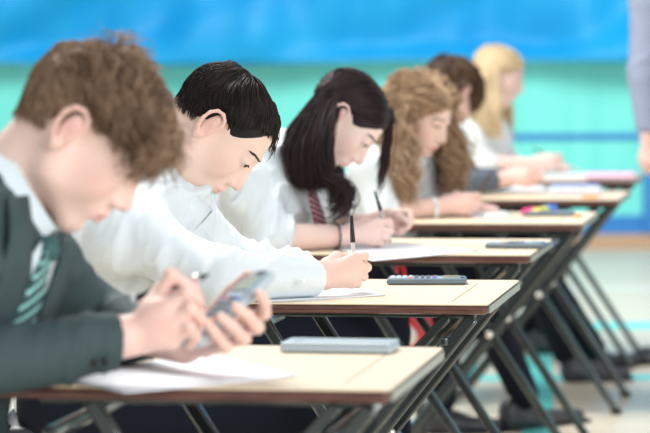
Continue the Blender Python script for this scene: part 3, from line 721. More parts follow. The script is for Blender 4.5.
# highlighters
def marker(label, a, b, col, r=.0085):
    root = empty('highlighter', a, label, 'highlighter', 'highlighters on the fourth desk'); t = b - a
    put(MB().tube([a, a + t * .62], r, 12).build('barrel', M[col], root, True)); put(MB().tube([a + t * .6, a + t], [r * 1.08, r * .9], 12).build('cap', M[col], root, True))
def dk(i, x, y, z=0): return desk_c[i] + DX * x + DY * y + UP * z
for k, (px, py, col) in enumerate(((530, 211.3, 'pink'), (541, 210.6, 'yellow'), (549, 208.6, 'blue'))):
    c = Wz(px, py, TOP + .012); marker(col + ' highlighter lying beside the calculator on the fourth desk', c + V(-.02, -.05, 0), c + V(.022, .06, 0), col, .0105)
def eraser(label, px, py, col, sz=(.045, .02, .012)):
    tag(MB().box(Wz(px, py, TOP + sz[2] / 2 + .0005), sz, DR, bev=.003).build('eraser', M[col]), label, 'eraser')
eraser('white eraser beside the paper on the fourth desk', 495, 216, 'band', (.06, .022, .014))
eraser('small orange eraser at the right end of the fourth desk', 578, 215.5, 'orange', (.022, .02, .01))
def pencil_case(label, c, L_, W_, H_, m, conts, group=None):
    root = empty('pencil_case', c, label, 'pencil case', group)
    s = S(); s.cap(c - DX * L_ * .4, c + DX * L_ * .4, H_, H_, .01, flat=(DY, W_ / H_ / 2)); v, f = s.mesh(.004); v = folds(v, f, .002, freq=50); v[:, 2] = np.maximum(v[:, 2], TOP + .002); put(fast_obj('pouch', v, f, M[m], root))
    put(MB().tube([c - DX * L_ * .42 + UP * H_ * 1.0, c + DX * L_ * .42 + UP * H_ * 1.0], .003, 6).build('zip', M['blue'], root))
    return root
pencil_case('clear pencil case of coloured pens on the fifth desk', Wz(575, 190, TOP + .017), .19, .085, .017, 'pouch', 1)
for k, (dx_, dy_, col) in enumerate(((-.06, -.03, 'blue'), (-.05, -.015, 'orange'), (-.055, 0, 'red'), (-.06, .016, 'cyan'), (-.05, .03, 'lilac'))):
    c = Wz(575, 190, TOP + .008) + DX * dx_ + DY * dy_ + UP * .004 * (k % 2); root = empty('felt_pen', c, '%s felt pen inside the clear pencil case' % {'red': 'dark red'}.get(col, col), 'pen', 'felt pens in the pencil case')
    put(MB().tube([c, c + DX * .10 + DY * .004 * (k - 2)], .0045, 8).build('barrel', M[col], root, True)); put(MB().tube([c + DX * .095 + DY * .004 * (k - 2), c + DX * .135 + DY * .005 * (k - 2)], .0052, 8).build('cap', M['band' if k % 2 else col], root, True))
pencil_case('pink and white pencil case on the farthest desk', Wz(611, 176.5, TOP + .016), .20, .07, .018, 'pouchpink', 0)
eraser('pale ruler-shaped eraser left of the clear pencil case', 590, 196.5, 'orange', (.05, .02, .01))

# ================================================================ CHAIRS
def chair(px_, Y, label):
    x = px_; root = empty('plastic_chair', (x, Y, 0), label, 'chair', 'plastic chairs behind the desks')
    s = S(); s.cap(V(x - .14, Y, .44), V(x + .16, Y, .445), .03, .03, .02, flat=(V(0, 1, 0), 6.6)); s.ell(V(x, Y, .60), (.22, .17, .155), k=.02, op=-1); v, f = s.mesh(.01); put(fast_obj('seat', relax(v, f), f, M['plastic'], root))
    s = S(); s.cap(V(x - .20, Y, .62), V(x - .25, Y, .82), .018, .016, .02, flat=(V(0, 1, 0), 10)); v, f = s.mesh(.008); put(fast_obj('backrest', relax(v, f), f, M['plastic'], root))
    for sy in (-.19, .19):
        put(MB().tube([V(x + .15, Y + sy * .9, .43), V(x + .20, Y + sy, .01)], .011, 10).build('leg', M['steel'], root, True))
        put(MB().tube([V(x - .13, Y + sy * .9, .43), V(x - .24, Y + sy, .01)], .011, 10).build('leg', M['steel'], root, True))
        put(MB().tube([V(x - .13, Y + sy * .9, .43), V(x - .19, Y + sy * .9, .5), V(x - .25, Y + sy * .9, .80)], .010, 10).build('back_post', M['steel'], root, True))

# ================================================================ PEOPLE
def region_short(fz=.42):
    def g(d, rg):
        zb = np.interp(d[:, 0], [-1, -.75, -.35, -.22, -.14, .12, .20, .33, .45, .62, .80, 1], [-.72, -.72, -.62, -.35, -.02, -.0, -.40, -.28, .05, .14, fz - .1, fz]); return d[:, 2] > zb + rg.normal(0, .03, len(d))
    return g
def crown_cover(root, hs, c, R, k, K, m, r, L_, off, sd, n=1500):
    K = nrm(K); F = lambda d: nrm((lambda e: e - (e * d).sum(-1, keepdims=True) * d)(V(1, 0, .5) + .25 * vn3(d * 9, 4) + 0 * d))
    H = groom(hs, c, R, k, n * 6, lambda d, rg: (d @ K) > .80, lambda d, rg: rg.uniform(.7, 1.2, len(d)) * L_, F, step=.006, off=off, grav=.05, lift=.05, noise=(20, .3), seed=sd)
    put(strands('hair_crown', H, r, m, root, tints(len(H), sd, H)))
def region_open(d, rg):                             # temple left clear on the near side
    zb = np.interp(d[:, 0], [-1, -.75, -.35, -.22, -.14, .10, .18, .30, .42, .62, .80, 1], [-.72, -.72, -.62, -.35, -.02, -.0, -.42, -.05, .32, .46, .52, .56]); return d[:, 2] > zb + rg.normal(0, .02, len(d))
def region_long(d, rg):
    zb = np.interp(d[:, 0], [-1, -.35, -.1, .05, .25, .45, .62, .80, 1], [-.75, -.65, -.30, -.08, .0, .10, .2, .34, .44]); return d[:, 2] > zb
def crown(K, bias=V(0, 0, 0)):
    K = nrm(K)
    def f(d): e = d - K + bias + .22 * vn3(d * 9, 4); e = e - (e * d).sum(-1, keepdims=True) * d; return nrm(e)
    return f
def locks(root, m, pts, n, spread, sd, r=.0012, curl=None):
    rg = np.random.default_rng(sd); pts = np.array(pts); T_ = 30 if curl is None else 60; u = np.linspace(0, len(pts) - 1, T_); i = np.minimum(u.astype(int), len(pts) - 2); t = (u - i)[:, None]
    base = pts[i] * (1 - t) + pts[i + 1] * t; q = T_ // 10; base = np.array([base[max(0, j - q):j + q + 1].mean(0) for j in range(T_)])
    w_ = np.sin(np.linspace(.5, 2.8, T_))[:, None]; off_ = rg.normal(0, 1, (n, 1, 3)) * V(spread, spread, spread * .5) * (.35 + w_)[None]
    off_ = off_ + np.linspace(0, 1, T_)[None, :, None] * rg.normal(0, .03, (n, 1, 1)) * V(0, 0, 1)
    H_ = base[None] + off_ + .005 * vn3(base[None] * 22 + off_ * 60, sd)
    if curl:
        amp, turns = curl; L = np.linalg.norm(np.diff(base, axis=0), axis=1).sum(); ph = (vn(off_[:, 0] * 70, sd) * 5)[:, None] + rg.uniform(0, 1.0, (n, 1)); w2 = np.linspace(0, 1, T_)[None] * L * turns * 6.28 + ph
        e = np.minimum(1, np.linspace(0, 5, T_))[None] * amp * rg.uniform(.6, 1.2, (n, 1)); H_ = H_ + np.stack([e * np.cos(w2), e * np.sin(w2), 0 * e], -1)
    put(strands('loose_lock', H_, r, m, root, tints(n, sd, H_)))
def tints(n, seed, P=None):
    rg = np.random.default_rng(seed); t = rg.random(n) ** 1.1
    if P is not None: t = .55 * t + .45 * np.clip(.5 + .9 * vn(P[:, 0] * 50, seed), 0, 1)
    return np.clip(t, 0, 1)
def write_hand(w, psi, sc_=.95, tilt=0):
    a = math.radians(psi); F = np.stack([V(math.cos(a), math.sin(a), 0), V(-math.sin(a), math.cos(a), 0), UP], 1)
    if tilt: F = F @ rot(0, 0, tilt)
    T = lambda q: w + F @ (V(*q) * sc_); return (lambda s: hand_shape(s, w, F, 1, sc_)), T

# ---- boy in blazer
def boy0():
    Z = 4.15; D = dict(label='boy with tousled brown hair in a dark blazer and striped tie', rot=(46, -3, 0), scale=1.09, ear=W(69, 129, Z - .08), h=.0026, hc=.006, skin='skin_fair', brow=M['brow0'], seed=3, top='blazer', top_name='blazer', fold=.014, ffreq=17)
    D['neckb'] = W(-2, 196, 4.17); D['chest'] = W(-50, 290, 4.2); D['pelvis'] = V(-.60, 4.25, .52); D['shR'] = W(-42, 250, 4.01); D['shL'] = W(34, 262, 4.36); D['puff'] = .012; D['nr'] = .054
    elR = W(-95, 372, 3.97); wrR = W(140, 334, 4.09); elL = W(92, 322, 4.46); wrL = W(185, 345, 4.25)
    D['arms'] = [(D['shR'], elR, wrR), (D['shL'], elL, wrL)]
    D['legs'] = [(V(-.60, 4.12, .50), V(-.15, 4.10, .52), V(-.10, 4.08, .09)), (V(-.60, 4.38, .50), V(-.14, 4.42, .52), V(-.18, 4.42, .09))]
    D['feet'] = [(V(-.15, 4.08, 0), V(.12, 4.06, 0)), (V(-.23, 4.42, 0), V(.04, 4.43, 0))]
    def sleeve(s):
        dR = nrm(wrR - elR); dL = nrm(wrL - elL)
        s.cap(D['shR'], elR, .062, .056, .03); s.cap(elR, wrR + V(0, 0, -.008), .056, .047, .025, cut=(W(124, 346, 4.06), nrm(dR + V(.0, .0, -.12))))
        s.cap(D['shL'], elL, .060, .054, .04); s.cap(elL, wrL, .052, .041, .03, cut=(W(150, 335, 4.34), dL))
    D['sleeve'] = sleeve
    RH = dict(mcp=[W(157, 299, 4.10), W(168, 309, 4.075), W(173, 325, 4.07), W(172, 341, 4.08)],
              fing=[[W(171, 275, 4.10), W(184, 283, 4.11), W(196, 291, 4.115)], [W(187, 292, 4.07), W(197, 299, 4.08), W(201, 311, 4.10)],
                    [W(190, 308, 4.06), W(200, 318, 4.075), W(197, 330, 4.10)], [W(189, 327, 4.06), W(196, 337, 4.075), W(190, 346, 4.095)]],
              th=[W(148, 310, 4.13), W(160, 291, 4.16), W(176, 284, 4.155), W(193, 286, 4.14)])
    LH = dict(mcp=[W(245, 322, 4.23), W(237, 333, 4.225), W(222, 343, 4.21), W(206, 350, 4.19)],
              fing=[[W(264, 313, 4.19), W(265, 303, 4.15), W(260, 294, 4.13)], [W(257, 327, 4.16), W(247, 315, 4.125), W(236, 307, 4.105)],
                    [W(244, 339, 4.145), W(232, 326, 4.11), W(221, 317, 4.095)], [W(226, 347, 4.135), W(215, 333, 4.105), W(207, 323, 4.09)]],
              th=[W(203, 333, 4.24), W(214, 312, 4.25), W(232, 291, 4.235), W(249, 275, 4.22)])
    def hr(s): explicit_hand(s, wrR, sc_=1.0, fr=(.0092, .0094, .0090, .0082), **RH); s.ell((wrR + RH['mcp'][1] + RH['mcp'][2]) / 3, (.032, .02, .032), k=.02)
    def hl(s): explicit_hand(s, wrL, sc_=1.0, fr=(.0094, .0096, .0092, .0084), **LH)
    D['skinarms'] = [(elR + (wrR - elR) * .78, wrR, .034, .029, hr), (W(110, 325, 4.42), wrL, .036, .028, hl)]
    def hair(root, hs, coll, c, R, k, P):
        v, f = cap_mesh(root, c, R, k, P, .003, None, nz=.002); put(fast_obj('hair_base', v, f, M['hair0'], root, tint=np.clip(.35 + .5 * vn(v * 60), 0, 1)))
        ln = lambda d, rg: (.024 + .050 * np.clip((d[:, 2] - .1) * 2.0, 0, 1) * np.clip(d[:, 0] + 1.0, .35, 1)) * rg.uniform(.75, 1.2, len(d))
        H = groom(hs, c, R, k, 7000, region_open, ln, crown(V(-.85, .1, .45)), step=.006, off=(.001, .006), grav=.10, lift=.2, noise=(20, .35), seed=4, curl=(.0022, 20))
        top = lambda d, rg: (d[:, 2] > .25) & (d[:, 0] > -.55) & region_open(d, rg)
        H2 = groom(hs, c, R, k, 3400, top, lambda d, rg: (.068 + .045 * np.clip(d[:, 0] + .1, 0, 1)) * rg.uniform(.7, 1.15, len(d)), crown(V(-.7, .1, .6), V(.1, -.15, 0)), step=.006, off=(.003, .024), grav=.10, lift=.85, noise=(24, .55), seed=9, curl=(.0058, 22))
        crown_cover(root, hs, c, R, k, V(-.85, .1, .52), M['hair0'], .001, .035, (.001, .005), 28)
        put(strands('hair', H, .0009, M['hair0'], root, .25 + .7 * tints(len(H), 2, H))); put(strands('fringe', H2, .00105, M['hair0'], root, tints(len(H2), 5, H2)))
    D['hairfn'] = hair
    def extra(root, P, R, gs):
        side = nrm(V(.34, .94, 0)); pd = nrm(V(.94, -.34, 0))
        ax_ = nrm(W(85, 128, 4.15) - W(0, 185, 4.17)); collar(root, W(8, 198, 4.17), nrm(V(.86, .06, .50)), V(.30, -.22, -.9), .073, .036, .055, m='shirt_cool', gap=10, sq=.92)
        k0 = W(34, 249, 4.12)
        gsleeve = gs; gs = S(); torso_shape(gs, D, .014)
        T = [k0, W(33, 262, 4.10), W(29, 280, 4.085), W(26, 300, 4.08), W(24, 322, 4.08), W(22, 350, 4.09)]
        strip('tie', T, [.030, .034, .046, .056, .062, .066], side, M['tie0'], root, .006, gs, .010, pd)
        k0 = project(gs, k0[None], .006)[0]; put(MB().sphere(k0, (.018, .022, .020), nu=14, nv=10).build('tie_knot', M['deepgreen'], root, True))
        strip('shirt_front', [W(33, 240, 4.14), W(27, 262, 4.115), W(22, 290, 4.10), W(16, 340, 4.11)], [.07, .12, .10, .04], side, M['shirt_cool'], root, .003, gs, .003, pd)
        # lapels, near and far
        strip('lapel', [W(0, 196, 4.07), W(13, 238, 4.03), W(10, 275, 4.02), W(12, 315, 4.03), W(15, 350, 4.05)], [.040, .060, .074, .056, .03], side, M['blazer'], root, .006, gs, .009, pd)
        strip('lapel', [W(38, 238, 4.22), W(46, 262, 4.20), W(44, 290, 4.17), W(36, 330, 4.14)], [.035, .060, .060, .035], side, M['blazer'], root, .006, gs, .009, pd)
        put(MB().sphere(W(37, 259, 4.10), (.003, .006, .006), nu=12, nv=8).build('lapel_badge', M['red'], root, True))
        for kx in (0, 1): put(MB().sphere(project(gsleeve, W(110 - kx * 12, 366, 4.012)[None], .001)[0], (.006, .003, .006), nu=12, nv=8).build('cuff_button', M['black'], root, True))
    D['extra'] = extra; person(D)
    a = W(209, 274.5, 4.10); b = W(134, 299, 4.17); vis_pen('pen', a, b, 'click', 'black and silver pen in the right hand of the boy in the blazer')
boy0()

# ---- boy with black hair
def boy1():
    Z = 5.75; D = dict(label='boy with short black hair and white long-sleeved shirt, writing at the second desk', rot=(57, -4, 0), scale=1.09, ear=W(210, 125, Z - .08), h=.0026, hc=.0058, skin='skin_warm', brow=M['brow1'], seed=13, top='shirt', fold=.015, ffreq=20, fax=nrm(V(.80, 0, -.60)))
    D['neckb'] = W(166, 190, 5.75); D['chest'] = W(128, 256, 5.80); D['pelvis'] = W(72, 385, 5.85); D['shR'] = W(122, 232, 5.58); D['shL'] = W(178, 222, 5.98); D['puff'] = .022
    elR = W(226, 279, 5.46); wrR = Wz(323, 277, 0) * 0 + W(324, 275.5, 5.60); elL = W(262, 272, 5.98); wrL = W(318, 280, 5.86)
    D['arms'] = [(D['shR'], elR, wrR), (D['shL'], elL, wrL)]
    D['legs'] = [(V(-.50, 5.72, .49), V(.02, 5.72, .50), V(.06, 5.74, .09)), (V(-.50, 5.95, .49), V(.0, 6.0, .50), V(-.06, 6.0, .09))]
    D['feet'] = [(V(.0, 5.74, 0), V(.27, 5.72, 0)), (V(-.12, 6.0, 0), V(.15, 6.02, 0))]
    def sleeve(s):
        s.cap(D['shR'], elR, .066, .055, .05); s.cap(elR, wrR, .052, .040, .03, cut=(W(318, 274, 5.58), nrm(wrR - elR)))
        s.cap(elR + nrm(wrR - elR) * .15, wrR, .041, .041, .003, cut=(W(318, 274, 5.58), nrm(wrR - elR)), cutb=(W(287, 276, 5.54), -nrm(wrR - elR)))
        s.cap(D['shL'], elL, .060, .050, .05); s.cap(elL, wrL, .050, .040, .03, cut=(wrL, nrm(wrL - elL)))
    D['sleeve'] = sleeve; hf, T = write_hand(wrR, 38, .95)
    aL = nrm(wrL - elL); FL_ = np.stack([nrm(V(aL[0], aL[1], 0)), -UP, np.cross(nrm(V(aL[0], aL[1], 0)), -UP)], 1)
    D['skinarms'] = [(elR + (wrR - elR) * .5, wrR, .035, .029, hf), (elL + (wrL - elL) * .6, wrL, .033, .026, lambda s: s.cap(wrL, wrL + aL * .07, .024, .02, .01))]
    def hair(root, hs, coll, c, R, k, P):
        v, f = cap_mesh(root, c, R, k, P, .005, None, nz=.002, h=.0035, cut=(.078, .090, .116)); put(fast_obj('hair_base', v, f, M['hair1'], root, tint=np.zeros(len(v))))
        ln = lambda d, rg: (.015 + .042 * np.clip((d[:, 2] - .1) * 1.6, 0, 1)) * np.interp(d[:, 0], [.2, .6], [1, .42]) * rg.uniform(.75, 1.2, len(d))
        H = groom(hs, c, R, k, 8200, region_open, ln, crown(V(-.55, .05, .83), V(0, 0, -.05)), step=.005, off=(.002, .010), grav=.08, lift=.35, noise=(18, .28), seed=21)
        fr = lambda d, rg: (d[:, 0] > .25) & (d[:, 2] > .30) & (d[:, 1] > .0) & region_open(d, rg)
        H2 = groom(hs, c, R, k, 2200, fr, lambda d, rg: (.050 + .028 * d[:, 0]) * rg.uniform(.65, 1.1, len(d)), lambda d: nrm(crown(V(-.7, -.2, .7))(d) + V(0, .40, 0)), step=.005, off=(.004, .014), grav=.18, lift=.3, noise=(30, .22), seed=23)
        crown_cover(root, hs, c, R, k, V(-.62, .05, .78), M['hair1'], .0009, .028, (.001, .004), 27)
        put(strands('hair', H, .0009, M['hair1'], root, tints(len(H), 2, H))); put(strands('fringe', H2, .0009, M['hair1'], root, tints(len(H2), 3, H2)))
    D['hairfn'] = hair
    def extra(root, P, R, gs):
        collar(root, W(176, 193, 5.74), nrm(V(.74, .02, .62)), V(.6, -.12, -.75), .069, .030, .042, m='shirt', gap=12, sq=.92)
        put(MB().sphere(W(200, 211, 5.72), (.014, .018, .016), nu=12, nv=8).build('tie_knot', M['deepgreen'], root, True))
        put(MB().sphere(W(303, 281, 5.49), (.0055, .003, .0055), nu=12, nv=8).build('cuff_button', M['band'], root, True))
    D['extra'] = extra; person(D)
    G = T((.120, .052, .010)); tail = W(351.5, 217, G[1]); t = nrm(G - tail); tip = G + t * ((G[2] - TOP - .002) / -t[2]); vis_pen('pen', tip, tail, 'capped', 'clear ballpoint pen with black cap held upright at the second desk')
boy1()

# ---- girl with long dark hair
def girl2():
    Z = 7.14; D = dict(label='girl with long black hair, maroon striped tie and rolled white sleeves', rot=(56, -6, 0), scale=1.03, fem=True, ear=W(338, 115, Z - .075), h=.003, hc=.0068, skin='skin_pale', brow=M['brow1'], seed=17, top='shirt', fold=.014, ffreq=22, nr=.044)
    D['neckb'] = W(294, 152, 7.14); D['chest'] = W(268, 205, 7.18); D['pelvis'] = W(218, 318, 7.2); D['shR'] = W(248, 180, 6.98); D['shL'] = W(312, 176, 7.36); D['puff'] = .016
    elR = W(272, 238, 6.93); wrR = W(346, 235.5, 7.00); elL = W(336, 228, 7.45); wrL = W(372, 223, 7.22)
    D['arms'] = [(D['shR'], elR, wrR), (D['shL'], elL, wrL)]; D['girth'] = .95
    D['legs'] = [(V(-.28, 7.08, .50), V(.13, 7.05, .50), V(.17, 7.05, .09)), (V(-.28, 7.30, .50), V(.14, 7.34, .52), V(.08, 7.34, .09))]
    D['feet'] = [(V(.12, 7.05, 0), V(.38, 7.03, 0)), (V(.03, 7.34, 0), V(.29, 7.35, 0))]
    def sleeve(s):
        d = nrm(wrR - elR); s.cap(D['shR'], elR, .062, .056, .04); s.cap(elR, elR + d * .08, .050, .046, .02, cut=(W(289, 237, 6.93), d))
        s.cap(D['shL'], elL, .056, .052, .05)
    D['sleeve'] = sleeve; hf, T = write_hand(wrR, 12, .93)
    D['skinarms'] = [(elR, wrR, .037, .026, hf), (elL, wrL, .035, .025, lambda s: hand_shape(s, wrL, np.stack([V(.96, -.28, 0), V(-.28, -.96, 0), UP], 1), 1, .85))]
    def hair(root, hs, coll, c, R, k, P):
        v, f = cap_mesh(root, c, R, k, P, .006, None, nz=.0015, h=.004); put(fast_obj('hair_base', v, f, M['hair2'], root, tint=np.full(len(v), .1)))
        H = drape(coll, c, R, k, 3600, region_long, {'part': .05, -1: (V(-.30, -.88, -.12), V(-.75, -.60, -.10), W(326, 156, 7.00), W(291, 146, 7.02), W(344, 197, 6.97), W(304, 190, 6.98)),
                  1: (V(-.2, .92, -.2), V(-.75, .6, -.1), W(335, 160, 7.34), W(305, 150, 7.34), W(348, 190, 7.28), W(318, 190, 7.34))}, off=(.001, .011), seed=31)
        put(strands('hair', H, .0015, M['hair2'], root, tints(len(H), 2, H)))
        # locks hanging beside the face, far and near
        locks(root, M['hair2'], [P(.080, .045, .075), W(385, 108, 7.22), W(389, 130, 7.22), W(386, 158, 7.2), W(376, 184, 7.18)], 110, .0045, 41)
        locks(root, M['hair2'], [W(322, 165, 7.0), W(331, 180, 6.98), W(345, 186, 6.97), W(348, 197, 6.97), W(336, 203, 6.97), W(327, 196, 6.98)], 220, .009, 47)
    D['hairfn'] = hair
    def extra(root, P, R, gs):
        collar(root, W(300, 160, 7.12), nrm(V(.60, -.02, .8)), V(.8, -.35, -.55), .062, .024, .040, m='shirt', gap=14)
        side = nrm(V(.45, .89, 0)); strip('tie', [W(309, 180, 7.03), W(311, 187, 7.02), W(314, 200, 7.01), W(318, 214, 7.02), W(321, 226, 7.03)], [.028, .034, .046, .055, .06], side, M['tie2'], root, .005)
        put(MB().sphere(W(309, 180, 7.03), (.017, .019, .017), nu=12, nv=8).build('tie_knot', M['maroon'], root, True))
        p = W(336, 236, 6.985); d = nrm(wrR - elR); u = nrm(np.cross(d, UP)); w_ = np.cross(d, u)
        put(MB().tube([p + (u * math.cos(a) + w_ * math.sin(a)) * .031 for a in np.linspace(0, 6.283, 25)], .0022, 6).build('hair_tie', M['hairtie'], root, True))
    D['extra'] = extra; person(D)
    G = T((.120, .052, .012)); tail = W(375, 192, G[1] - .01); t = nrm(G - tail); tip = G + t * ((G[2] - TOP - .002) / -t[2]); vis_pen('pen', tip, tail, 'capped', 'clear ballpoint pen with black cap in the hand of the girl with the maroon tie')
girl2()

# ---- curly-haired girl
def girl3():
    Z = 8.5; k = .98; D = dict(label='girl with long curly auburn hair, white shirt and pale wristband', rot=(30, -30, 4), scale=k, fem=True, h=.0035, hc=.008, skin='skin_fair', brow=M['brow0'], seed=19, top='shirt', fold=.005, ffreq=15, nr=.044)
    R = rot(*D['rot']); eye = W(434, 129, 8.41); D['ear'] = eye - R @ (V(.0775, -.0315, -.012) * k) + R @ (V(-.010, -.080, -.010) * k)
    D['neckb'] = W(401, 154, 8.5); D['chest'] = W(382, 212, 8.52); D['pelvis'] = W(350, 288, 8.55); D['shR'] = W(370, 166, 8.34); D['shL'] = W(418, 172, 8.66); D['girth'] = .92; D['puff'] = .012
    elR = W(382, 211, 8.30); wrR = W(441, 206.5, 8.36); elL = W(432, 208, 8.75); wrL = W(470, 208, 8.65)
    D['arms'] = [(D['shR'], elR, wrR), (D['shL'], elL, wrL)]
    D['legs'] = [(V(.06, 8.44, .50), V(.44, 8.75, .50), V(.625, 9.06, .11)), (V(.06, 8.66, .50), V(.38, 8.9, .52), V(.36, 9.0, .11))]
    D['feet'] = [(Wz(503, 432, 0), Wz(589, 421, 0)), (V(.31, 9.0, 0), V(.56, 9.02, 0))]; D['bottom_name'] = 'tights'
    def sleeve(s):
        d = nrm(wrR - elR); s.cap(D['shR'], elR, .056, .052, .04); s.cap(elR, elR + d * .06, .048, .046, .02, cut=(W(397, 209, 8.3), d)); s.cap(D['shL'], elL, .054, .05, .04)
    D['sleeve'] = sleeve; hf, T = write_hand(wrR, 10, .93)
    D['skinarms'] = [(elR, wrR, .036, .026, hf), (elL, wrL, .034, .025, lambda s: s.cap(wrL, wrL + V(.07, -.02, -.01), .022, .018, .01))]
    def hair(root, hs, coll, c, R, k, P):
        v, f = cap_mesh(root, c, R, k, P, .010, None, nz=.004, h=.005); put(fast_obj('hair_base', v, f, M['hair3'], root, tint=np.clip(.3 + .5 * vn(v * 40), 0, 1)))
        H = drape(coll, c, R, k, 2300, region_long, {'part': -.05, -1: (V(.02, -.97, -.15), V(-.7, -.7, .1), W(405, 156, 8.34), W(378, 130, 8.36), W(413, 198, 8.30), W(388, 198, 8.32)),
                  1: (V(.0, .98, -.1), V(-.6, .75, -.1), W(459, 152, 8.52), W(438, 150, 8.70), W(454, 190, 8.50), W(436, 190, 8.66))}, off=(.006, .034), seed=51, curl=(.010, 17), wob=.014)
        put(strands('hair', H, .0019, M['hair3'], root, tints(len(H), 2, H)))
        m = M['hair3']; cu = (.011, 16)
        locks(root, m, [P(-.01, -.088, .03), P(-.02, -.10, -.02), W(400, 152, 8.36), W(402, 178, 8.31), W(405, 203, 8.30)], 200, .019, 81, .0019, cu)
        locks(root, m, [P(-.04, -.080, .03), P(-.05, -.09, -.02), W(390, 150, 8.38), W(390, 172, 8.33), W(392, 198, 8.31)], 150, .020, 83, .0019, cu)
        locks(root, m, [P(.02, .080, .05), P(.03, .095, -.01), W(457, 150, 8.50), W(458, 172, 8.48), W(451, 194, 8.46)], 120, .014, 85, .0019, cu)
    D['hairfn'] = hair
    def extra(root, P, R, gs):
        p = W(433, 208, 8.35); d = nrm(wrR - elR); u = nrm(np.cross(d, UP)); w_ = np.cross(d, u)
        put(MB().tube([p + (u * math.cos(a) + w_ * math.sin(a)) * .031 for a in np.linspace(0, 6.283, 25)], .0065, 8, flat=.4).build('wristband', M['band'], root, True))
        collar(root, W(407, 156, 8.48), nrm(V(.5, -.1, .85)), V(.8, -.35, -.4), .060, .022, .036, gap=14)
    D['extra'] = extra; person(D)
    G = T((.120, .052, .012)); tail = W(492, 171, G[1] + .05); tip = G + nrm(G - tail) * .055; tip[2] = max(tip[2], TOP + .003); vis_pen('pencil', tip, tail, 'pencil', 'brown pencil in the hand of the curly-haired girl')
girl3()

# ---- brown-haired student in a grey jumper
def kid4():
    Z = 9.9; k = 1.02; D = dict(label='student with short dark brown hair and grey jumper, head bowed', rot=(38, 42, 0), scale=k, h=.004, hc=.009, skin='skin_fair', brow=M['brow0'], seed=23, top='jumper', top_name='jumper', fold=.005, ffreq=15, nr=.048)
    R = rot(*D['rot']); cen = W(452, 91, 9.88); D['ear'] = cen + R @ (V(-.010, -.080, -.010) * k)
    D['neckb'] = W(436, 128, 9.9); D['chest'] = W(424, 165, 9.92); D['pelvis'] = W(388, 255, 9.95); D['shR'] = W(424, 150, 9.70); D['shL'] = W(446, 150, 10.08); D['puff'] = .012
    elR = W(452, 184, 9.68); wrR = W(503, 179, 9.78); elL = W(468, 180, 10.1); wrL = W(512, 178, 9.95)
    D['arms'] = [(D['shR'], elR, wrR), (D['shL'], elL, wrL)]
    D['legs'] = [(V(.22, 9.8, .50), V(.70, 10.0, .50), V(.86, 10.42, .11)), (V(.22, 10.05, .50), V(.68, 10.15, .52), V(.98, 10.55, .11))]
    D['feet'] = [(V(.86, 10.42, 0), V(1.12, 10.46, 0)), (Wz(575, 372, 0), Wz(650, 364, 0))]
    def sleeve(s):
        s.cap(D['shR'], elR, .058, .052, .04); s.cap(elR, wrR, .050, .038, .03, cut=(W(500, 180, 9.74), nrm(wrR - elR))); s.cap(D['shL'], elL, .056, .05, .04); s.cap(elL, wrL, .048, .036, .03, cut=(wrL, nrm(wrL - elL)))
    D['sleeve'] = sleeve; hf, T = write_hand(wrR, 8, .93); hf2 = lambda s: hand_shape(s, wrL, np.stack([V(.96, -.28, 0), V(-.28, -.96, 0), UP], 1), 1, .88)
    D['skinarms'] = [((elR + wrR) / 2, wrR, .033, .027, hf), ((elL + wrL) / 2, wrL, .033, .027, hf2)]
    def hair(root, hs, coll, c, R, k, P):
        v, f = cap_mesh(root, c, R, k, P, .012, None, nz=.003, h=.005); put(fast_obj('hair_base', v, f, M['hair4'], root, tint=np.full(len(v), .3)))
        H = groom(hs, c, R, k, 2200, region_short(.4), lambda d, rg: rg.uniform(.05, .10, len(d)), crown(V(-.55, .05, .83)), step=.008, off=(.006, .026), grav=.15, lift=.5, noise=(16, .25), seed=61)
        put(strands('hair', H, .0022, M['hair4'], root, tints(len(H), 2, H)))
    D['hairfn'] = hair; D['extra'] = lambda root, P, R, gs: collar(root, W(441, 133, 9.88), nrm(V(.6, .1, .8)), V(.7, .1, -.6), .066, .026, .036, gap=14)
    person(D)
kid4()

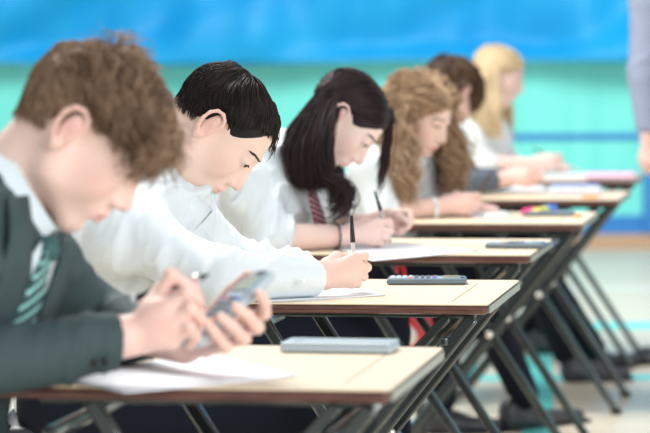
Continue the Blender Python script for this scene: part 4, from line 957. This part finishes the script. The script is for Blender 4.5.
# ---- blonde girl
def girl5():
    Z = 11.4; k = 1.0; D = dict(label='girl with long straight blonde hair at the farthest desk', rot=(22, -4, 0), scale=k, fem=True, h=.004, hc=.009, skin='skin_pale', brow=M['brow0'], seed=29, top='shirt', fold=.004, ffreq=15, nr=.043)
    R = rot(*D['rot']); nose = W(523, 92, 11.4); D['ear'] = nose - R @ (V(.115, 0, -.038) * k) + R @ (V(-.010, -.080, -.010) * k)
    D['neckb'] = W(486, 124, 11.4); D['chest'] = W(474, 155, 11.42); D['pelvis'] = W(455, 225, 11.45); D['shR'] = W(470, 139, 11.23); D['shL'] = W(496, 138, 11.56); D['girth'] = .9
    elR = W(484, 164, 11.2); wrR = W(533, 164, 11.24); elL = W(510, 164, 11.7); wrL = W(548, 166, 11.55)
    D['arms'] = [(D['shR'], elR, wrR), (D['shL'], elL, wrL)]
    D['legs'] = [(V(.52, 11.3, .50), V(.92, 11.35, .50), V(.86, 11.4, .11)), (V(.52, 11.55, .50), V(.92, 11.55, .52), V(.82, 11.55, .11))]; D['bottom_name'] = 'tights'
    D['feet'] = [(V(.82, 11.4, 0), V(1.06, 11.42, 0)), (V(.78, 11.55, 0), V(1.02, 11.57, 0))]
    def sleeve(s):
        d = nrm(wrR - elR); s.cap(D['shR'], elR, .054, .048, .04); s.cap(elR, elR + d * .07, .044, .042, .02, cut=(W(497, 164, 11.2), d)); s.cap(D['shL'], elL, .05, .046, .04)
    D['sleeve'] = sleeve; hf, T = write_hand(wrR, 10, .93)
    D['skinarms'] = [(elR, wrR, .034, .025, hf), (elL, wrL, .032, .025, lambda s: s.cap(wrL, wrL + V(.07, -.02, -.01), .022, .018, .01))]
    def hair(root, hs, coll, c, R, k, P):
        v, f = cap_mesh(root, c, R, k, P, .008, None, nz=.0015, h=.005); put(fast_obj('hair_base', v, f, M['hair5'], root, tint=np.full(len(v), .4)))
        H = drape(coll, c, R, k, 2200, region_long, {'part': .0, -1: (V(-.05, -.96, -.1), V(-.75, -.6, -.1), W(497, 108, 11.24), W(471, 98, 11.28), W(501, 142, 11.18), W(482, 132, 11.2)),
                  1: (V(.0, .96, -.1), V(-.75, .6, -.1), W(508, 112, 11.56), W(484, 105, 11.56), W(508, 136, 11.5), W(490, 130, 11.56))}, off=(.003, .016), seed=71)
        put(strands('hair', H, .0026, M['hair5'], root, tints(len(H), 2, H))); m = M['hair5']
    D['hairfn'] = hair; person(D)
    G = T((.120, .052, .012)); tail = W(533, 148, G[1]); t = nrm(G - tail); tip = G + t * ((G[2] - TOP - .002) / -t[2]); o = vis_pen('pen', tip, tail, 'capped', 'pale pen in the hand of the blonde girl')
girl5()

# ---- invigilator at the right edge
def invig():
    Y = 10.9; X = lambda px: (px - 325) / FPX * Y; root = None
    k = 1.05; bx = X(664); D = dict(label='person standing at the right edge in a lilac-grey shirt, arm hanging down', rot=(5, 180, 0), scale=k, h=.005, hc=.010, skin='skin_fair', brow=M['brow0'], seed=37, top='greyshirt', fold=.006, ffreq=12)
    R = rot(*D['rot']); D['neckb'] = V(bx + .10, Y + .2, 1.47); D['chest'] = V(bx + .10, Y + .2, 1.28); D['pelvis'] = V(bx + .10, Y + .2, .95); D['shR'] = V(bx - .02, Y + .02, 1.40); D['shL'] = V(bx + .04, Y + .40, 1.40)
    D['ear'] = V(bx + .08, Y + .2, 1.62) + R @ (V(-.010, -.080, -.010) * k)
    elL = V(X(642), Y - .02, 1.10); wrL = V(X(647), Y - .04, .86); elR = V(bx + .10, Y + .44, 1.1); wrR = V(bx + .06, Y + .44, .85)
    D['shR'] = V(X(648), Y + .0, 1.38)
    D['arms'] = [(D['shR'], elL, wrL), (D['shL'], elR, wrR)]
    D['legs'] = [(V(bx + .10, Y + .10, .90), V(bx + .12, Y + .10, .50), V(bx + .12, Y + .10, .09)), (V(bx + .10, Y + .30, .90), V(bx + .10, Y + .30, .5), V(bx + .12, Y + .3, .09))]
    D['feet'] = [(V(bx + .18, Y + .10, 0), V(bx - .02, Y + .08, 0) + V(-.06, 0, 0)), (V(bx + .18, Y + .3, 0), V(bx - .08, Y + .3, 0))]
    def sleeve(s):
        s.cap(D['shR'], elL, .066, .056, .04); s.cap(elL, wrL, .054, .042, .02, cut=(wrL + V(0, 0, .03), V(0, 0, -1))); s.cap(D['shL'], elR, .06, .055, .04); s.cap(elR, wrR, .05, .04, .02, cut=(wrR + V(0, 0, .03), V(0, 0, -1)))
    D['sleeve'] = sleeve
    F1 = np.stack([nrm(V(-.12, 0, -1)), nrm(V(.6, .8, 0)), np.cross(nrm(V(-.12, 0, -1)), nrm(V(.6, .8, 0)))], 1)
    D['skinarms'] = [((elL + wrL) / 2, wrL, .033, .027, lambda s: hand_shape(s, wrL, F1, 1, 1.0)), ((elR + wrR) / 2, wrR, .033, .027, lambda s: s.cap(wrR, wrR + V(0, 0, -.1), .025, .02, .01))]
    def hair(root, hs, coll, c, R, k, P):
        v, f = cap_mesh(root, c, R, k, P, .008, None, nz=.003, h=.006); put(fast_obj('hair_base', v, f, M['hair4'], root, tint=np.full(len(v), .3)))
    D['hairfn'] = hair; person(D)
invig()

chair_lab = ['black plastic chair under the boy in the blazer', 'black plastic chair under the boy with black hair', 'black plastic chair under the girl with the maroon tie', 'black plastic chair under the curly-haired girl', 'black plastic chair under the student in the grey jumper', 'black plastic chair under the blonde girl']
for (x, y), l in zip(((-.56, 4.25), (-.48, 5.84), (-.25, 7.19), (.09, 8.55), (.24, 9.93), (.55, 11.43)), chair_lab): chair(x, y, l)

# ---- red bag on the floor between the rows
def bag():
    c = V(.215, 8.28, .40); root = empty('bag', c * V(1, 1, 0) + V(0, 0, .30), 'red drawstring bag with pale flap hanging under the fourth desk', 'bag')
    s = S(); s.cap(c + V(-.05, 0, -.05), c + V(.07, 0, -.05), .055, .055, .04); s.cap(c + V(-.03, 0, .05), c + V(.04, 0, .04), .05, .045, .05); v, f = s.mesh(.006); v = folds(relax(v, f), f, .008, freq=22); put(fast_obj('sack', v, f, M['red'], root))
    s = S(); s.cap(c + V(-.05, -.055, .04), c + V(.02, -.06, -.02), .030, .028, .02); v, f = s.mesh(.006); v = folds(relax(v, f), f, .004, freq=18); put(fast_obj('flap', v, f, M['canvas'], root))
    put(MB().tube([c + V(-.02, 0, .08), c + V(-.01, 0, .16), c + V(-.005, 0, .235), c + V(.01, 0, .16), c + V(.02, 0, .08)], .005, 8).build('cord', M['red'], root, True))
bag()

# children were modelled in place: keep them there under their empties
bpy.context.view_layer.update()
for o in list(C.objects):
    if o.get('_w'):
        if o.parent: o.matrix_parent_inverse = Matrix.Translation(o.parent.location).inverted()
        del o['_w']
